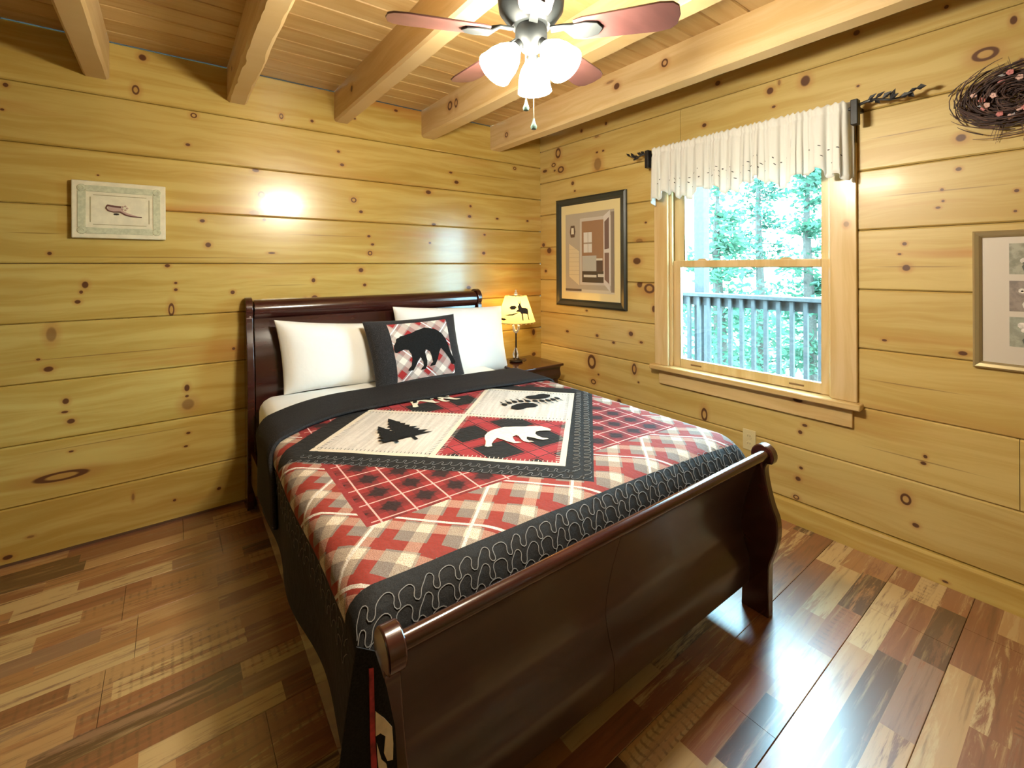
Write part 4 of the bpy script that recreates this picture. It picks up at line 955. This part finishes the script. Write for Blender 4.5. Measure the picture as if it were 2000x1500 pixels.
SHOE_D = plain('shoe_brown', (.13, .05, .04), .6); SHOE_P = plain('shoe_rose', (.45, .30, .24), .6)
MB().tube(S([(-48, -26), (-20, -22), (4, -20)]), .0045, 6).build('shoe_collar', SHOE_D, pq, smooth=True)
MB().tube(S([(-48, -26), (-52, -12), (-44, 0), (-25, 6), (0, 4), (22, 18), (45, 24), (85, 27)]), [.003, .003, .003, .003, .0035, .004, .003, .0028], 6).build('shoe_outline', SHOE_D, pq, smooth=True)
MB().prism([(cxq + a * .001, czq - b * .001) for a, b in [(-46, -20), (4, -18), (14, 0), (34, 10), (75, 25), (44, 22), (22, 15), (0, 1), (-25, 3), (-42, -2)]], lambda p, q, t: (p, t, q), D, D - .0015).build('shoe_upper', SHOE_P, pq)
MB().ball((cxq - .014, D - .002, czq - .016), .009, 8, (1.3, .3, .6)).build('shoe_heel', plain('heel_dark', (.03, .02, .015), .6), pq, smooth=True)
for k in range(5): a = k * 1.26; MB().ball((cxq + .018 + .010 * math.cos(a), D - .003, czq + .016 + .010 * math.sin(a)), .005, 6, (1, .4, 1)).build('shoe_bow', SHOE_P, pq, smooth=True)

# ------------------------------------------------------------------ twig wreath
wr = thing('twig_wreath', (0, -2.80, 1.98), 'dark twig wreath with small pink flowers high on the right wall', 'wreath')
TW = [plain('twig_dark', (.05, .03, .03), .8, vary=.3), plain('twig_brown', (.10, .055, .045), .8, vary=.3)]
WY, WZ, WRD = -2.815, 1.995, .105; r = random.Random(21)
for t_i in range(2):
    mb = MB()
    for k in range(330):
        a = r.uniform(0, 2 * PI); rad0 = max(.01, WRD - .02 + r.gauss(0, .038)); pts = []; span = r.uniform(.5, 1.3); dr = r.uniform(-.02, .045) * (1 if r.random() < .7 else 1.6); xo = -.015 - abs(r.gauss(0, .022))
        for j in range(6):
            q = j / 5; pts.append((xo - .012 * math.sin(q * 3), WY + (rad0 + dr * q) * math.cos(a + span * q), WZ + .72 * (rad0 + dr * q) * math.sin(a + span * q)))
        mb.tube(pts, [.0026, .0026, .0024, .002, .0016, .001], 4, cap=False)
    for k in range(22):
        a = r.uniform(PI * .35, PI * 1.65); p0 = Vector((-.03, WY - -0.0 + (WRD) * math.cos(a), WZ + .72 * WRD * math.sin(a))); d = Vector((r.uniform(-.2, .1), -math.cos(a) * -1 + r.gauss(0, .3), math.sin(a) + r.gauss(0, .4))).normalized()
        mb.tube([p0, p0 + d * .04, p0 + d * r.uniform(.06, .10) + Vector((0, 0, -.008))], [.0016, .0013, .0006], 4, cap=False)
    o = mb.build('twig_bundle', TW[t_i], wr); o['kind'] = 'stuff'
PINKM = [plain('pink_dried_flower', (.55, .20, .20), .7), plain('pale_pink_flower', (.62, .40, .36), .7), plain('silver_leaf', (.33, .33, .36), .6)]
for k in range(26):
    a = 2 * PI * k / 26 + r.uniform(-.1, .1); c = Vector((-.058 - r.uniform(0, .015), WY + (WRD - .02 + r.gauss(0, .03)) * math.cos(a), WZ + .7 * (WRD - .02 + r.gauss(0, .03)) * math.sin(a)))
    if k % 3 == 2: mb = MB(); leaf(mb, c, (r.uniform(-.4, .2), r.gauss(0, 1), r.gauss(0, 1)), (-1, 0, 0), .022, .005); mb.build('dried_leaf', PINKM[2], wr)
    else:
        mb = MB()
        for j in range(5): b = j * 1.257; mb.ball(c + Vector((0, .006 * math.cos(b), .006 * math.sin(b))), .006, 6, (.6, 1, 1))
        mb.build('dried_flower', PINKM[k % 2], wr, smooth=True)

# ------------------------------------------------------------------ wall outlet
oc = unproj(1461, 863, x=0)
ot = thing('wall_outlet', (0, oc[1], oc[2] - .06), 'ivory wall outlet low on the right wall behind the footboard', 'outlet')
IV = plain('ivory_plastic', (.62, .53, .30), .35)
MB().box(-.006, 0, oc[1] - .036, oc[1] + .036, oc[2] - .058, oc[2] + .058).build('plate', IV, ot, bevel=.003)
for s in (-1, 1):
    so = MB().lathe([(.0165, 0), (.0155, .0025)], (-.006, oc[1], oc[2] + s * .021), (-1, 0, 0), 16).build('socket', IV, ot)
    for dy in (-.006, .006): MB().box(-.009, -.0082, oc[1] + dy - .001, oc[1] + dy + .001, oc[2] + s * .021 - .002, oc[2] + s * .021 + .007).build('slot', IRON, so)
